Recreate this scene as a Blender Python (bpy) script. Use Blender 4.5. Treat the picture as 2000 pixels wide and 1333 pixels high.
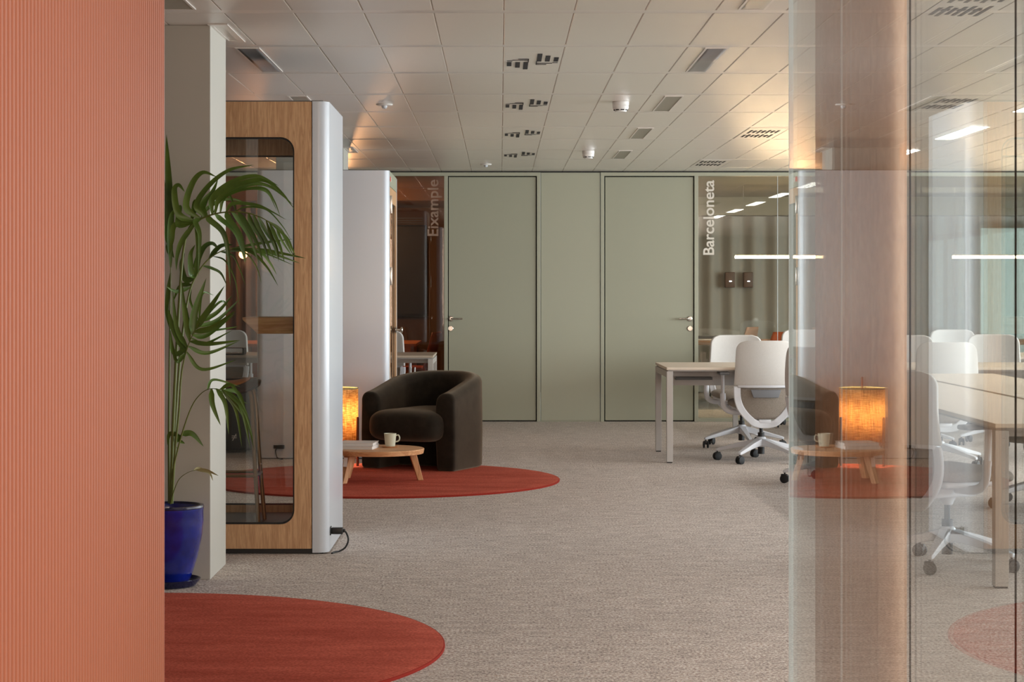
import bpy, bmesh, math, random
from mathutils import Vector, Matrix, Euler
from mathutils.geometry import tessellate_polygon
random.seed(7)
PI = math.pi
for o in list(bpy.data.objects):
    bpy.data.objects.remove(o)
SC = bpy.context.scene
C = SC.collection

# ------------------------------------------------------------------ camera, light, exposure
F = 3850.0; CX, CY, HC = 977.0, 570.0, 1.3
CEIL = 2.503
cam = bpy.data.cameras.new('camera')
cam.sensor_width = 36.0
cam.lens = F / 2000 * 36
cam.shift_x = (1000 - CX) / 2000
cam.shift_y = -(666.5 - CY) / 2000
cam.clip_start = 0.05; cam.clip_end = 200
cam.dof.use_dof = True; cam.dof.focus_distance = 9.0; cam.dof.aperture_fstop = 32
co = bpy.data.objects.new('camera', cam); C.objects.link(co)
co.location = (0, 0, HC); co.rotation_euler = (PI/2, 0, 0)
SC.camera = co

w = bpy.data.worlds.new('sky'); SC.world = w; w.use_nodes = True
bg = w.node_tree.nodes['Background']
bg.inputs[0].default_value = (0.72, 0.90, 0.93, 1); bg.inputs[1].default_value = 1.3

def area(name, loc, rot, sx, sy, power, col):
    l = bpy.data.lights.new(name, 'AREA'); l.shape = 'RECTANGLE'
    l.size = sx; l.size_y = sy; l.energy = power; l.color = col
    o = bpy.data.objects.new(name, l); C.objects.link(o)
    o.location = loc; o.rotation_euler = rot
    return o
# daylight entering through the long window band on the right side of the office
area('window_daylight', (9.0, 13.2, 1.45), (0, math.radians(90), 0), 1.9, 14.5, 880, (0.88, 0.95, 1.0))
# warm fill added unseen behind the camera to brighten camera-facing surfaces
area('front_fill', (1.9, -3.6, 1.5), (math.radians(90), 0, 0), 4.4, 1.9, 230, (1.0, 0.78, 0.64))

# overhead fill added out of view to brighten the drape behind the glass
area('drape_fill', (2.1, 3.2, 2.47), (0, 0, 0), 0.5, 1.6, 55, (1.0, 0.90, 0.80))

SC.view_settings.view_transform = 'Standard'
SC.view_settings.look = 'None'
SC.view_settings.exposure = 0.45
SC.view_settings.gamma = 1.0
SC.view_settings.use_curve_mapping = False
SC.cycles.transparent_max_bounces = 24
SC.cycles.max_bounces = 10
SC.cycles.diffuse_bounces = 6
SC.cycles.caustics_reflective = False
SC.cycles.caustics_refractive = False

# ------------------------------------------------------------------ materials
def srgb(r, g, b):
    f = lambda c: (c/255/12.92) if c/255 <= 0.04045 else ((c/255+0.055)/1.055)**2.4
    return (f(r), f(g), f(b), 1)
MATS = {}
def mat(name, col, rough=0.5, metal=0.0, spec=0.5, sheen=0.0, coat=0.0, emit=None, estr=0.0, trans=0.0):
    m = bpy.data.materials.new(name); m.use_nodes = True
    b = m.node_tree.nodes['Principled BSDF']
    b.inputs['Base Color'].default_value = col
    b.inputs['Roughness'].default_value = rough
    b.inputs['Metallic'].default_value = metal
    b.inputs['Specular IOR Level'].default_value = spec
    b.inputs['Sheen Weight'].default_value = sheen
    b.inputs['Coat Weight'].default_value = coat
    if emit: b.inputs['Emission Color'].default_value = emit; b.inputs['Emission Strength'].default_value = estr
    MATS[name] = m
    return m
def nodes(m): return m.node_tree.nodes, m.node_tree.links, m.node_tree.nodes['Principled BSDF']
def add_noise(m, scale, c1, c2, vec_scale=(1,1,1), bump=0.0, detail=4, lo=0.3, hi=0.7, dist=0.01, rough=0.6, coord='Object'):
    N, L, b = nodes(m)
    tc = N.new('ShaderNodeTexCoord'); mp = N.new('ShaderNodeMapping'); mp.inputs['Scale'].default_value = vec_scale
    nz = N.new('ShaderNodeTexNoise'); nz.inputs['Scale'].default_value = scale; nz.inputs['Detail'].default_value = detail
    nz.inputs['Roughness'].default_value = rough
    L.new(tc.outputs[coord], mp.inputs['Vector']); L.new(mp.outputs[0], nz.inputs['Vector'])
    cr = N.new('ShaderNodeValToRGB'); cr.color_ramp.elements[0].position = lo; cr.color_ramp.elements[1].position = hi
    cr.color_ramp.elements[0].color = c1; cr.color_ramp.elements[1].color = c2
    L.new(nz.outputs['Fac'], cr.inputs[0]); L.new(cr.outputs[0], b.inputs['Base Color'])
    if bump:
        bp = N.new('ShaderNodeBump'); bp.inputs['Strength'].default_value = bump; bp.inputs['Distance'].default_value = dist
        L.new(nz.outputs['Fac'], bp.inputs['Height']); L.new(bp.outputs[0], b.inputs['Normal'])
    return nz, cr

def wood(name, c1, c2, axis='Z', rough=0.5, scale=1.0):
    m = mat(name, c1, rough)
    N, L, b = nodes(m)
    tc = N.new('ShaderNodeTexCoord'); mp = N.new('ShaderNodeMapping')
    s = {'Z': (22, 22, 1.3), 'X': (1.3, 22, 22), 'Y': (22, 1.3, 22)}[axis]
    mp.inputs['Scale'].default_value = tuple(v*scale for v in s)
    nz = N.new('ShaderNodeTexNoise'); nz.inputs['Scale'].default_value = 1.2; nz.inputs['Detail'].default_value = 3; nz.inputs['Distortion'].default_value = 0.6
    L.new(tc.outputs['Object'], mp.inputs[0]); L.new(mp.outputs[0], nz.inputs[0])
    mul = N.new('ShaderNodeMath'); mul.operation = 'MULTIPLY'; mul.inputs[1].default_value = 7
    fr = N.new('ShaderNodeMath'); fr.operation = 'PINGPONG'; fr.inputs[1].default_value = 1
    L.new(nz.outputs['Fac'], mul.inputs[0]); L.new(mul.outputs[0], fr.inputs[0])
    nz2 = N.new('ShaderNodeTexNoise'); nz2.inputs['Scale'].default_value = 9; nz2.inputs['Detail'].default_value = 5
    L.new(mp.outputs[0], nz2.inputs[0])
    mx = N.new('ShaderNodeMix'); mx.inputs[0].default_value = 0.55
    L.new(fr.outputs[0], mx.inputs[2]); L.new(nz2.outputs['Fac'], mx.inputs[3])
    cr = N.new('ShaderNodeValToRGB'); cr.color_ramp.elements[0].position = 0.25; cr.color_ramp.elements[1].position = 0.75
    cr.color_ramp.elements[0].color = c1; cr.color_ramp.elements[1].color = c2
    L.new(mx.outputs[0], cr.inputs[0]); L.new(cr.outputs[0], b.inputs['Base Color'])
    bp = N.new('ShaderNodeBump'); bp.inputs['Strength'].default_value = 0.15; bp.inputs['Distance'].default_value = 0.002
    L.new(mx.outputs[0], bp.inputs['Height']); L.new(bp.outputs[0], b.inputs['Normal'])
    return m

def arch_glass(name, tint, ior=1.5, rough=0.0):
    m = bpy.data.materials.new(name); m.use_nodes = True
    N, L = m.node_tree.nodes, m.node_tree.links
    N.clear()
    out = N.new('ShaderNodeOutputMaterial'); mx = N.new('ShaderNodeMixShader')
    tr = N.new('ShaderNodeBsdfTransparent'); tr.inputs[0].default_value = tint
    gl = N.new('ShaderNodeBsdfGlossy'); gl.inputs['Roughness'].default_value = rough; gl.inputs[0].default_value = (1, 1, 1, 1)
    fr = N.new('ShaderNodeFresnel'); geo = N.new('ShaderNodeNewGeometry')
    iorn = N.new('ShaderNodeMix'); iorn.inputs[2].default_value = ior; iorn.inputs[3].default_value = 1/ior
    L.new(geo.outputs['Backfacing'], iorn.inputs[0]); L.new(iorn.outputs[0], fr.inputs['IOR'])
    L.new(fr.outputs[0], mx.inputs[0]); L.new(tr.outputs[0], mx.inputs[1]); L.new(gl.outputs[0], mx.inputs[2])
    L.new(mx.outputs[0], out.inputs[0])
    MATS[name] = m
    return m

# carpet
m = mat('carpet', srgb(150, 140, 128), 0.95, spec=0.1)
N, L, b = nodes(m)
nz, cr = add_noise(m, 1.0, srgb(166, 155, 147), srgb(222, 211, 202), (7, 17, 1), 0, 9, 0.34, 0.66, coord='Object')
nz.inputs['Roughness'].default_value = 0.86
tc = [n for n in N if n.type == 'TEX_COORD'][0]
fz = N.new('ShaderNodeTexNoise'); fz.inputs['Scale'].default_value = 95; fz.inputs['Detail'].default_value = 6; fz.inputs['Roughness'].default_value = 0.7
mpf = N.new('ShaderNodeMapping'); mpf.inputs['Scale'].default_value = (1, 0.7, 1)
L.new(tc.outputs['Object'], mpf.inputs[0]); L.new(mpf.outputs[0], fz.inputs[0])
mxc = N.new('ShaderNodeMix'); mxc.data_type = 'RGBA'; mxc.blend_type = 'OVERLAY'; mxc.inputs[0].default_value = 0.75
crf = N.new('ShaderNodeValToRGB'); crf.color_ramp.elements[0].position = 0.38; crf.color_ramp.elements[1].position = 0.62
crf.color_ramp.elements[0].color = (0.12, 0.12, 0.12, 1); crf.color_ramp.elements[1].color = (0.88, 0.88, 0.88, 1)
L.new(fz.outputs['Fac'], crf.inputs[0])
L.new(cr.outputs[0], mxc.inputs[6]); L.new(crf.outputs[0], mxc.inputs[7])
br = N.new('ShaderNodeTexBrick'); br.offset = 0.5; br.inputs['Scale'].default_value = 1.0
br.inputs['Brick Width'].default_value = 1.0; br.inputs['Row Height'].default_value = 0.5
br.inputs['Mortar Size'].default_value = 0.0015; br.inputs['Color1'].default_value = (0.96, 0.96, 0.96, 1); br.inputs['Color2'].default_value = (1.02, 1.02, 1.02, 1)
br.inputs['Mortar'].default_value = (0.92, 0.92, 0.92, 1)
L.new(tc.outputs['Object'], br.inputs['Vector'])
mx2 = N.new('ShaderNodeMix'); mx2.data_type = 'RGBA'; mx2.blend_type = 'MULTIPLY'; mx2.inputs[0].default_value = 1.0
L.new(mxc.outputs[2], mx2.inputs[6]); L.new(br.outputs['Color'], mx2.inputs[7]); L.new(mx2.outputs[2], b.inputs['Base Color'])
bp = N.new('ShaderNodeBump'); bp.inputs['Strength'].default_value = 0.5; bp.inputs['Distance'].default_value = 0.004
L.new(fz.outputs['Fac'], bp.inputs['Height']); L.new(bp.outputs[0], b.inputs['Normal'])

m = mat('rug', srgb(170, 68, 50), 0.95, spec=0.08)
nz, cr = add_noise(m, 1.3, srgb(158, 66, 50), srgb(212, 108, 88), (1.2, 4.5, 1), 0.5, 8, 0.25, 0.75, 0.006)
nz.inputs['Roughness'].default_value = 0.72
N, L, b = nodes(m)
tcr = [n for n in N if n.type == 'TEX_COORD'][0]
fr_ = N.new('ShaderNodeTexNoise'); fr_.inputs['Scale'].default_value = 170; fr_.inputs['Detail'].default_value = 4
mpr = N.new('ShaderNodeMapping'); mpr.inputs['Scale'].default_value = (0.6, 1, 1)
L.new(tcr.outputs['Object'], mpr.inputs[0]); L.new(mpr.outputs[0], fr_.inputs[0])
crr = N.new('ShaderNodeValToRGB'); crr.color_ramp.elements[0].position = 0.35; crr.color_ramp.elements[1].position = 0.65
crr.color_ramp.elements[0].color = (0.68, 0.64, 0.62, 1); crr.color_ramp.elements[1].color = (1.22, 1.24, 1.26, 1)
L.new(fr_.outputs['Fac'], crr.inputs[0])
mxr = N.new('ShaderNodeMix'); mxr.data_type = 'RGBA'; mxr.blend_type = 'MULTIPLY'; mxr.inputs[0].default_value = 1.0
L.new(cr.outputs[0], mxr.inputs[6]); L.new(crr.outputs[0], mxr.inputs[7]); L.new(mxr.outputs[2], b.inputs['Base Color'])
mat('rug_edge', srgb(140, 44, 34), 0.95, spec=0.1)
m = mat('ceiling_metal', srgb(208, 202, 195), 0.30, metal=0.0, spec=0.6)
m.node_tree.nodes['Principled BSDF'].inputs['Anisotropic'].default_value = 1.0
tv = m.node_tree.nodes.new('ShaderNodeCombineXYZ'); tv.inputs[0].default_value = 1.0
m.node_tree.links.new(tv.outputs[0], m.node_tree.nodes['Principled BSDF'].inputs['Tangent'])
mat('ceiling_strip', srgb(218, 212, 205), 0.30, spec=0.6)
mat('dark_gap', srgb(18, 16, 15), 0.8)
mat('gap_soft', srgb(196, 186, 174), 0.7)
mat('wall_beige', srgb(170, 152, 134), 0.75)
mat('column_paint', srgb(176, 172, 162), 0.6)
mat('orange_panel', srgb(168, 100, 72), 0.5, spec=0.4)
mat('green_paint', srgb(156, 156, 136), 0.42, spec=0.5)
mat('green_frame', srgb(162, 162, 142), 0.38, spec=0.5)
mat('white_lacquer', srgb(196, 200, 206), 0.26, spec=0.5)
mat('white_plastic', srgb(226, 224, 220), 0.4)
mat('desk_white', srgb(214, 200, 182), 0.45)
mat('desk_edge', srgb(176, 160, 142), 0.5)
mat('desk_metal', srgb(176, 170, 164), 0.4, metal=0.0, spec=0.6)
mat('chair_shell', srgb(216, 217, 221), 0.4)
m = mat('chair_fabric', srgb(206, 200, 190), 0.9, spec=0.2, sheen=0.2)
add_noise(m, 520, srgb(196, 192, 186), srgb(214, 211, 206), (1, 1, 1), 0.3, 2, 0.35, 0.65, 0.002)
m = mat('chair_mesh', srgb(150, 138, 124), 0.9, spec=0.2)
add_noise(m, 420, srgb(122, 112, 102), srgb(172, 162, 150), (1, 1, 1), 0.4, 2, 0.35, 0.65, 0.002)
mat('chair_grey', srgb(120, 122, 126), 0.5)
mat('black_plastic', srgb(22, 21, 21), 0.45)
mat('black_rubber', srgb(12, 11, 11), 0.6)
mat('chrome', srgb(200, 196, 188), 0.22, metal=1.0)
m = mat('velvet', srgb(40, 34, 27), 0.9, spec=0.08, sheen=0.32)
m.node_tree.nodes['Principled BSDF'].inputs['Sheen Tint'].default_value = (0.9, 0.7, 0.5, 1)
add_noise(m, 14, srgb(30, 26, 21), srgb(44, 39, 32), (1, 1, 1), 0.15, 8, 0.3, 0.7, 0.004)
wood('oak', srgb(176, 132, 92), srgb(206, 164, 122), 'Z', scale=2.6)
wood('oak_flat', srgb(190, 134, 86), srgb(220, 170, 122), 'X')
wood('oak_leg', srgb(182, 128, 82), srgb(210, 160, 112), 'Z', scale=2)
wood('walnut', srgb(110, 52, 26), srgb(146, 74, 40), 'Z', scale=2)
mat('stool_brown', srgb(70, 46, 36), 0.5)
mat('stool_orange', srgb(196, 122, 60), 0.6)
mat('bronze', srgb(150, 122, 88), 0.4, metal=0.6)
m = mat('blue_glaze', srgb(16, 28, 120), 0.16, spec=0.6, coat=0.4)
add_noise(m, 9, srgb(8, 16, 84), srgb(18, 36, 134), (1, 1, 1), 0.08, 5, 0.3, 0.7, 0.004)
mat('blue_rim', srgb(18, 18, 56), 0.2, spec=0.6)
m = mat('soil', srgb(60, 40, 30), 0.95)
add_noise(m, 60, srgb(30, 20, 14), srgb(96, 60, 44), (1, 1, 1), 0.9, 4, 0.35, 0.65, 0.02)
m = mat('leaf', srgb(44, 78, 26), 0.42, spec=0.5)
add_noise(m, 3, srgb(36, 62, 12), srgb(100, 132, 46), (1, 1, 1), 0.1, 4, 0.3, 0.7, 0.002)
mat('leaf_pale', srgb(120, 140, 104), 0.45)
mat('stem_green', srgb(96, 106, 48), 0.5)
mat('leaf_dry', srgb(136, 128, 84), 0.7)
mat('ceramic', srgb(206, 206, 184), 0.35)
mat('paper', srgb(220, 214, 208), 0.7)
mat('book_cover', srgb(206, 200, 196), 0.5)
mat('label_white', srgb(214, 204, 194), 0.6)
mat('label_ink', srgb(70, 60, 54), 0.6)
mat('red_sticker', srgb(196, 44, 34), 0.5)
m = mat('drape', srgb(226, 200, 178), 0.9, spec=0.1, sheen=0.2)
nz, cr = add_noise(m, 90, srgb(216, 188, 166), srgb(236, 212, 192), (1, 1, 0.35), 0.15, 3, 0.3, 0.7, 0.002)
N, L, b = nodes(m)
_t = N.new('ShaderNodeBsdfTranslucent'); _m = N.new('ShaderNodeMixShader'); _m.inputs[0].default_value = 0.35
L.new(cr.outputs[0], _t.inputs[0]); L.new(b.outputs[0], _m.inputs[1]); L.new(_t.outputs[0], _m.inputs[2]); L.new(_m.outputs[0], N['Material Output'].inputs[0])
m = mat('sheer_curtain', srgb(176, 174, 170), 0.95, spec=0.1)
m = mat('brown_curtain', srgb(120, 106, 98), 0.95, spec=0.1)
mat('room_olive', srgb(128, 122, 102), 0.8)
mat('room_brown', srgb(112, 80, 48), 0.8)
mat('room_grey', srgb(138, 134, 130), 0.8)
mat('screen_dark', srgb(48, 44, 44), 0.35)
mat('steel_grey', srgb(110, 108, 106), 0.45)
mat('table_orange', srgb(220, 138, 72), 0.5)
mat('shell_brown', srgb(142, 108, 86), 0.6)
mat('shell_orange', srgb(208, 92, 46), 0.5)
mat('panel_off', srgb(150, 146, 132), 0.4)
mat('reflector', srgb(150, 149, 150), 0.3, metal=0.4)
mat('lamp_panel', (1, 1, 1, 1), 0.5, emit=(1.0, 0.96, 0.91, 1), estr=18.0)
mat('pendant_glow', (1, 1, 1, 1), 0.5, emit=(1.0, 0.66, 0.38, 1), estr=80.0)
mat('globe_glow', (1, 1, 1, 1), 0.5, emit=(1.0, 0.60, 0.32, 1), estr=10.0)
mat('device_led', (1, 1, 1, 1), 0.5, emit=(0.8, 0.8, 1.0, 1), estr=3.0)
mat('window_frame_mat', srgb(120, 116, 108), 0.5)
mat('seal_dark', srgb(46, 42, 38), 1.0, spec=0.0)
m = mat('seal_clear', srgb(214, 222, 224), 0.8, spec=0.1)
m = mat('glass_edge', srgb(240, 252, 250), 0.3, spec=0.9)
_t = m.node_tree.nodes.new('ShaderNodeBsdfTranslucent'); _t.inputs[0].default_value = srgb(250, 255, 254)
_m = m.node_tree.nodes.new('ShaderNodeMixShader'); _m.inputs[0].default_value = 0.75
m.node_tree.links.new(m.node_tree.nodes['Principled BSDF'].outputs[0], _m.inputs[1]); m.node_tree.links.new(_t.outputs[0], _m.inputs[2])
m.node_tree.links.new(_m.outputs[0], m.node_tree.nodes['Material Output'].inputs[0])
arch_glass('glass_clear', (0.955, 0.975, 0.965, 1))
arch_glass('glass_back', (0.90, 0.92, 0.88, 1))
arch_glass('glass_brown', (0.80, 0.70, 0.60, 1))
arch_glass('glass_booth', (0.95, 0.955, 0.945, 1))
# vinyl lettering, slightly see-through
def vinyl(name, col, alpha):
    m = mat(name, col, 0.6); m.node_tree.nodes['Principled BSDF'].inputs['Alpha'].default_value = alpha
vinyl('vinyl_white', srgb(232, 226, 214), 0.72); vinyl('vinyl_dim', srgb(190, 160, 138), 0.42)
MATS['sheer_curtain'].node_tree.nodes['Principled BSDF'].inputs['Alpha'].default_value = 0.62

# woven lamp shade : translucent fabric with thread pattern
m = mat('woven_shade', srgb(236, 176, 96), 0.9, spec=0.1)
N, L, b = nodes(m)
tc = N.new('ShaderNodeTexCoord'); sep = N.new('ShaderNodeSeparateXYZ')
at = N.new('ShaderNodeMath'); at.operation = 'ARCTAN2'
L.new(tc.outputs['Object'], sep.inputs[0]); L.new(sep.outputs[1], at.inputs[0]); L.new(sep.outputs[0], at.inputs[1])
cmb = N.new('ShaderNodeCombineXYZ'); L.new(at.outputs[0], cmb.inputs[0]); L.new(sep.outputs[2], cmb.inputs[1])
def streak(sc):
    mp = N.new('ShaderNodeMapping'); mp.inputs['Scale'].default_value = sc
    nz = N.new('ShaderNodeTexNoise'); nz.inputs['Scale'].default_value = 1; nz.inputs['Detail'].default_value = 4; nz.inputs['Roughness'].default_value = 0.7
    L.new(cmb.outputs[0], mp.inputs[0]); L.new(mp.outputs[0], nz.inputs[0]); return nz
n1 = streak((3, 160, 1)); n2 = streak((36, 8, 1))
ad = N.new('ShaderNodeMath'); ad.operation = 'ADD'; L.new(n1.outputs[0], ad.inputs[0]); L.new(n2.outputs[0], ad.inputs[1])
cr = N.new('ShaderNodeValToRGB'); cr.color_ramp.elements[0].position = 0.42; cr.color_ramp.elements[1].position = 0.60
md = N.new('ShaderNodeMath'); md.operation = 'MULTIPLY'; md.inputs[1].default_value = 0.5; L.new(ad.outputs[0], md.inputs[0])
cr.color_ramp.elements[0].color = srgb(170, 112, 62); cr.color_ramp.elements[1].color = srgb(255, 226, 168)
L.new(md.outputs[0], cr.inputs[0]); L.new(cr.outputs[0], b.inputs['Base Color'])
tl = N.new('ShaderNodeBsdfTranslucent'); L.new(cr.outputs[0], tl.inputs[0])
ms = N.new('ShaderNodeMixShader'); ms.inputs[0].default_value = 0.6
out = [n for n in N if n.type == 'OUTPUT_MATERIAL'][0]
L.new(b.outputs[0], ms.inputs[1]); L.new(tl.outputs[0], ms.inputs[2]); L.new(ms.outputs[0], out.inputs[0])

# ------------------------------------------------------------------ mesh helpers
class MB:
    def __init__(s): s.v = []; s.f = []
    def add(s, vs, fs):
        n = len(s.v); s.v += [tuple(p) for p in vs]; s.f += [tuple(i+n for i in f) for f in fs]; return s
    def box(s, x0, x1, y0, y1, z0, z1):
        return s.add([(x0,y0,z0),(x1,y0,z0),(x1,y1,z0),(x0,y1,z0),(x0,y0,z1),(x1,y0,z1),(x1,y1,z1),(x0,y1,z1)],
                     [(0,3,2,1),(4,5,6,7),(0,1,5,4),(1,2,6,5),(2,3,7,6),(3,0,4,7)])
    def rbox(s, x0, x1, y0, y1, z0, z1, r, seg=3):
        bm = bmesh.new(); bmesh.ops.create_cube(bm, size=1)
        for v in bm.verts:
            v.co = Vector(((x0+x1)/2+v.co.x*(x1-x0), (y0+y1)/2+v.co.y*(y1-y0), (z0+z1)/2+v.co.z*(z1-z0)))
        bmesh.ops.bevel(bm, geom=list(bm.edges), offset=r, segments=seg, profile=0.5, affect='EDGES')
        bm.verts.index_update()
        s.add([v.co[:] for v in bm.verts], [[v.index for v in f.verts] for f in bm.faces]); bm.free(); return s
    def lathe(s, prof, cx=0, cy=0, n=40, cap=True):
        vs = []; fs = []
        for (r, z) in prof:
            for k in range(n):
                a = 2*PI*k/n; vs.append((cx+r*math.cos(a), cy+r*math.sin(a), z))
        for i in range(len(prof)-1):
            for k in range(n):
                k2 = (k+1) % n
                fs.append((i*n+k, i*n+k2, (i+1)*n+k2, (i+1)*n+k))
        if cap:
            fs.append(tuple(reversed(range(n)))); fs.append(tuple((len(prof)-1)*n+k for k in range(n)))
        return s.add(vs, fs)
    def tube(s, pts, rad, n=8, cap=True, flat=1.0):
        pts = [Vector(p) for p in pts]; R = rad if isinstance(rad, (list, tuple)) else [rad]*len(pts)
        vs = []; fs = []; up = None
        for i, p in enumerate(pts):
            t = (pts[min(i+1, len(pts)-1)] - pts[max(i-1, 0)]).normalized()
            if up is None:
                up = Vector((0,0,1)) if abs(t.z) < 0.9 else Vector((0,1,0))
            a = t.cross(up).normalized(); b_ = a.cross(t).normalized(); up = b_
            for k in range(n):
                q = 2*PI*k/n; vs.append(p + a*math.cos(q)*R[i] + b_*math.sin(q)*R[i]*flat)
        for i in range(len(pts)-1):
            for k in range(n):
                k2 = (k+1) % n; fs.append((i*n+k, i*n+k2, (i+1)*n+k2, (i+1)*n+k))
        if cap:
            fs.append(tuple(reversed(range(n)))); fs.append(tuple((len(pts)-1)*n+k for k in range(n)))
        return s.add(vs, fs)
    def prism(s, outline, z0, z1, M=None):
        n = len(outline)
        vs = [(x, y, z0) for x, y in outline] + [(x, y, z1) for x, y in outline]
        if M: vs = [tuple(M @ Vector(v)) for v in vs]
        fs = [tuple(reversed(range(n))), tuple(range(n, 2*n))] + [(i, (i+1) % n, n+(i+1) % n, n+i) for i in range(n)]
        return s.add(vs, fs)
    def frame(s, outer, inner, y0, y1):
        # a panel standing in the x-z plane with a hole, thickness y0..y1
        tri = tessellate_polygon([[Vector((x, z, 0)) for x, z in outer], [Vector((x, z, 0)) for x, z in inner]])
        al = outer + inner; n = len(al); no = len(outer)
        vs = [(x, y0, z) for x, z in al] + [(x, y1, z) for x, z in al]
        fs = [tuple(t) for t in tri] + [tuple(n+i for i in reversed(t)) for t in tri]
        fs += [(i, (i+1) % no, n+(i+1) % no, n+i) for i in range(no)]
        ni = len(inner)
        fs += [(no+(i+1) % ni, no+i, n+no+i, n+no+(i+1) % ni) for i in range(ni)]
        return s.add(vs, fs)
    def grid(s, fn, nu, nv):
        vs = [fn(i/nu, j/nv) for i in range(nu+1) for j in range(nv+1)]
        fs = [(i*(nv+1)+j, (i+1)*(nv+1)+j, (i+1)*(nv+1)+j+1, i*(nv+1)+j+1) for i in range(nu) for j in range(nv)]
        return s.add(vs, fs)
    def xf(s, M):
        s.v = [tuple(M @ Vector(p)) for p in s.v]; return s

def rrect(x0, x1, z0, z1, r, seg=6):
    pts = []
    for cx, cz, a0 in ((x1-r, z1-r, 0), (x0+r, z1-r, 90), (x0+r, z0+r, 180), (x1-r, z0+r, 270)):
        for k in range(seg+1):
            a = math.radians(a0 + 90*k/seg); pts.append((cx+r*math.cos(a), cz+r*math.sin(a)))
    return pts

def obj(name, mb, m, parent=None, smooth=30, bevel=0, solid=0, sub=0, loc=None):
    me = bpy.data.meshes.new(name)
    me.from_pydata(mb.v, [], mb.f); me.validate()
    bm = bmesh.new(); bm.from_mesh(me); bmesh.ops.recalc_face_normals(bm, faces=list(bm.faces)); bm.to_mesh(me); bm.free()
    me.materials.append(MATS[m] if isinstance(m, str) else m)
    if smooth:
        me.shade_smooth()
        try: me.set_sharp_from_angle(angle=math.radians(smooth))
        except Exception: pass
    o = bpy.data.objects.new(name, me); C.objects.link(o)
    if parent: o.parent = parent
    if loc: o.location = loc
    if solid:
        md = o.modifiers.new('solid', 'SOLIDIFY'); md.thickness = solid; md.offset = 0
    if bevel:
        md = o.modifiers.new('bevel', 'BEVEL'); md.width = bevel; md.segments = 2; md.limit_method = 'ANGLE'; md.angle_limit = math.radians(40)
    if sub:
        md = o.modifiers.new('sub', 'SUBSURF'); md.levels = sub; md.render_levels = sub
    return o
def tag(o, label, cat, group=None, kind=None):
    o['label'] = label; o['category'] = cat
    if group: o['group'] = group
    if kind: o['kind'] = kind
    return o
def thing(name, label, cat, loc=(0,0,0), rotz=0, group=None):
    o = bpy.data.objects.new(name, None); C.objects.link(o); o.empty_display_size = 0.1
    o.location = loc; o.rotation_euler = (0, 0, rotz)
    return tag(o, label, cat, group)
def struct(name, mb, m, parent=None, label=None, **kw):
    o = obj(name, mb, m, parent, **kw)
    if not parent: o['kind'] = 'structure'
    if label: o['label'] = label
    return o
def sempty(name, loc=(0,0,0), label=None):
    o = bpy.data.objects.new(name, None); C.objects.link(o); o.location = loc; o['kind'] = 'structure'
    if label: o['label'] = label
    return o
def copy_tree(o, parent=None):
    c = o.copy(); C.objects.link(c)
    if parent: c.parent = parent
    for ch in list(o.children): copy_tree(ch, c)
    return c
def dup(root, loc, rotz, label, group=None):
    r = copy_tree(root); r.location = loc; r.rotation_euler = (0, 0, rotz); r['label'] = label
    if group: r['group'] = group
    return r
def P(px, py, Y):   # point of the place seen at pixel (px,py) at distance Y
    return Vector(((px-CX)*Y/F, Y, HC-(py-CY)*Y/F))
def bez(p0, p1, p2, n):
    return [p0*(1-t)**2 + p1*2*t*(1-t) + p2*t*t for t in [i/n for i in range(n+1)]]
def spline(pts, n=6):
    pts = [Vector(p) for p in pts]; out = []
    q = [pts[0]*2-pts[1]] + pts + [pts[-1]*2-pts[-2]]
    for i in range(1, len(q)-2):
        for k in range(n):
            t = k/n
            out.append(0.5*((2*q[i]) + (q[i+1]-q[i-1])*t + (2*q[i-1]-5*q[i]+4*q[i+1]-q[i+2])*t*t + (3*q[i]-q[i-1]-3*q[i+1]+q[i+2])*t**3))
    out.append(pts[-1]); return out

YB = 19.70     # back wall face
# ================================================================== SETTING
struct('floor', MB().box(-6, 9.4, -4, 30, -0.1, 0.0), 'carpet', smooth=0)

# metal plank ceiling: planks with fine seams and cross strips
PW, PL = 0.302, 1.178; SX0, SY0 = 0.0155, 8.468
ceil = sempty('ceiling')
cz0 = CEIL
mb = MB(); strips = MB()
nx0, nx1 = -20, 31
for j in range(-9, 10):
    ys = SY0 + PL*j
    if ys > YB: continue
    y0 = ys + 0.0435; y1 = min(ys + PL - 0.0435, YB)
    if y1 - y0 > 0.05:
        for i in range(nx0, nx1):
            x0 = SX0 + PW*i
            g = 0.0014
            # shallow tray profile so every seam is a real groove
            mb.add([(x0+g, y0, cz0+0.004), (x0+g+0.003, y0+0.002, cz0), (x0+PW-g-0.003, y0+0.002, cz0), (x0+PW-g, y0, cz0+0.004),
                    (x0+g, y1, cz0+0.004), (x0+g+0.003, y1-0.002, cz0), (x0+PW-g-0.003, y1-0.002, cz0), (x0+PW-g, y1, cz0+0.004)],
                   [(0,1,5,4), (1,2,6,5), (2,3,7,6), (0,3,2,1), (4,5,6,7)])
    strips.box(SX0+PW*nx0, SX0+PW*nx1, ys-0.0425, ys+0.0425, cz0+0.0005, cz0+0.01)
o = obj('ceiling_plank', mb, 'ceiling_metal', ceil, smooth=0)
obj('ceiling_strip', strips, 'ceiling_strip', ceil, smooth=0)
obj('ceiling_slab', MB().box(-6, 9.4, -4, YB, cz0+0.0045, cz0+0.12), 'gap_soft', ceil, smooth=0)

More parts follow.
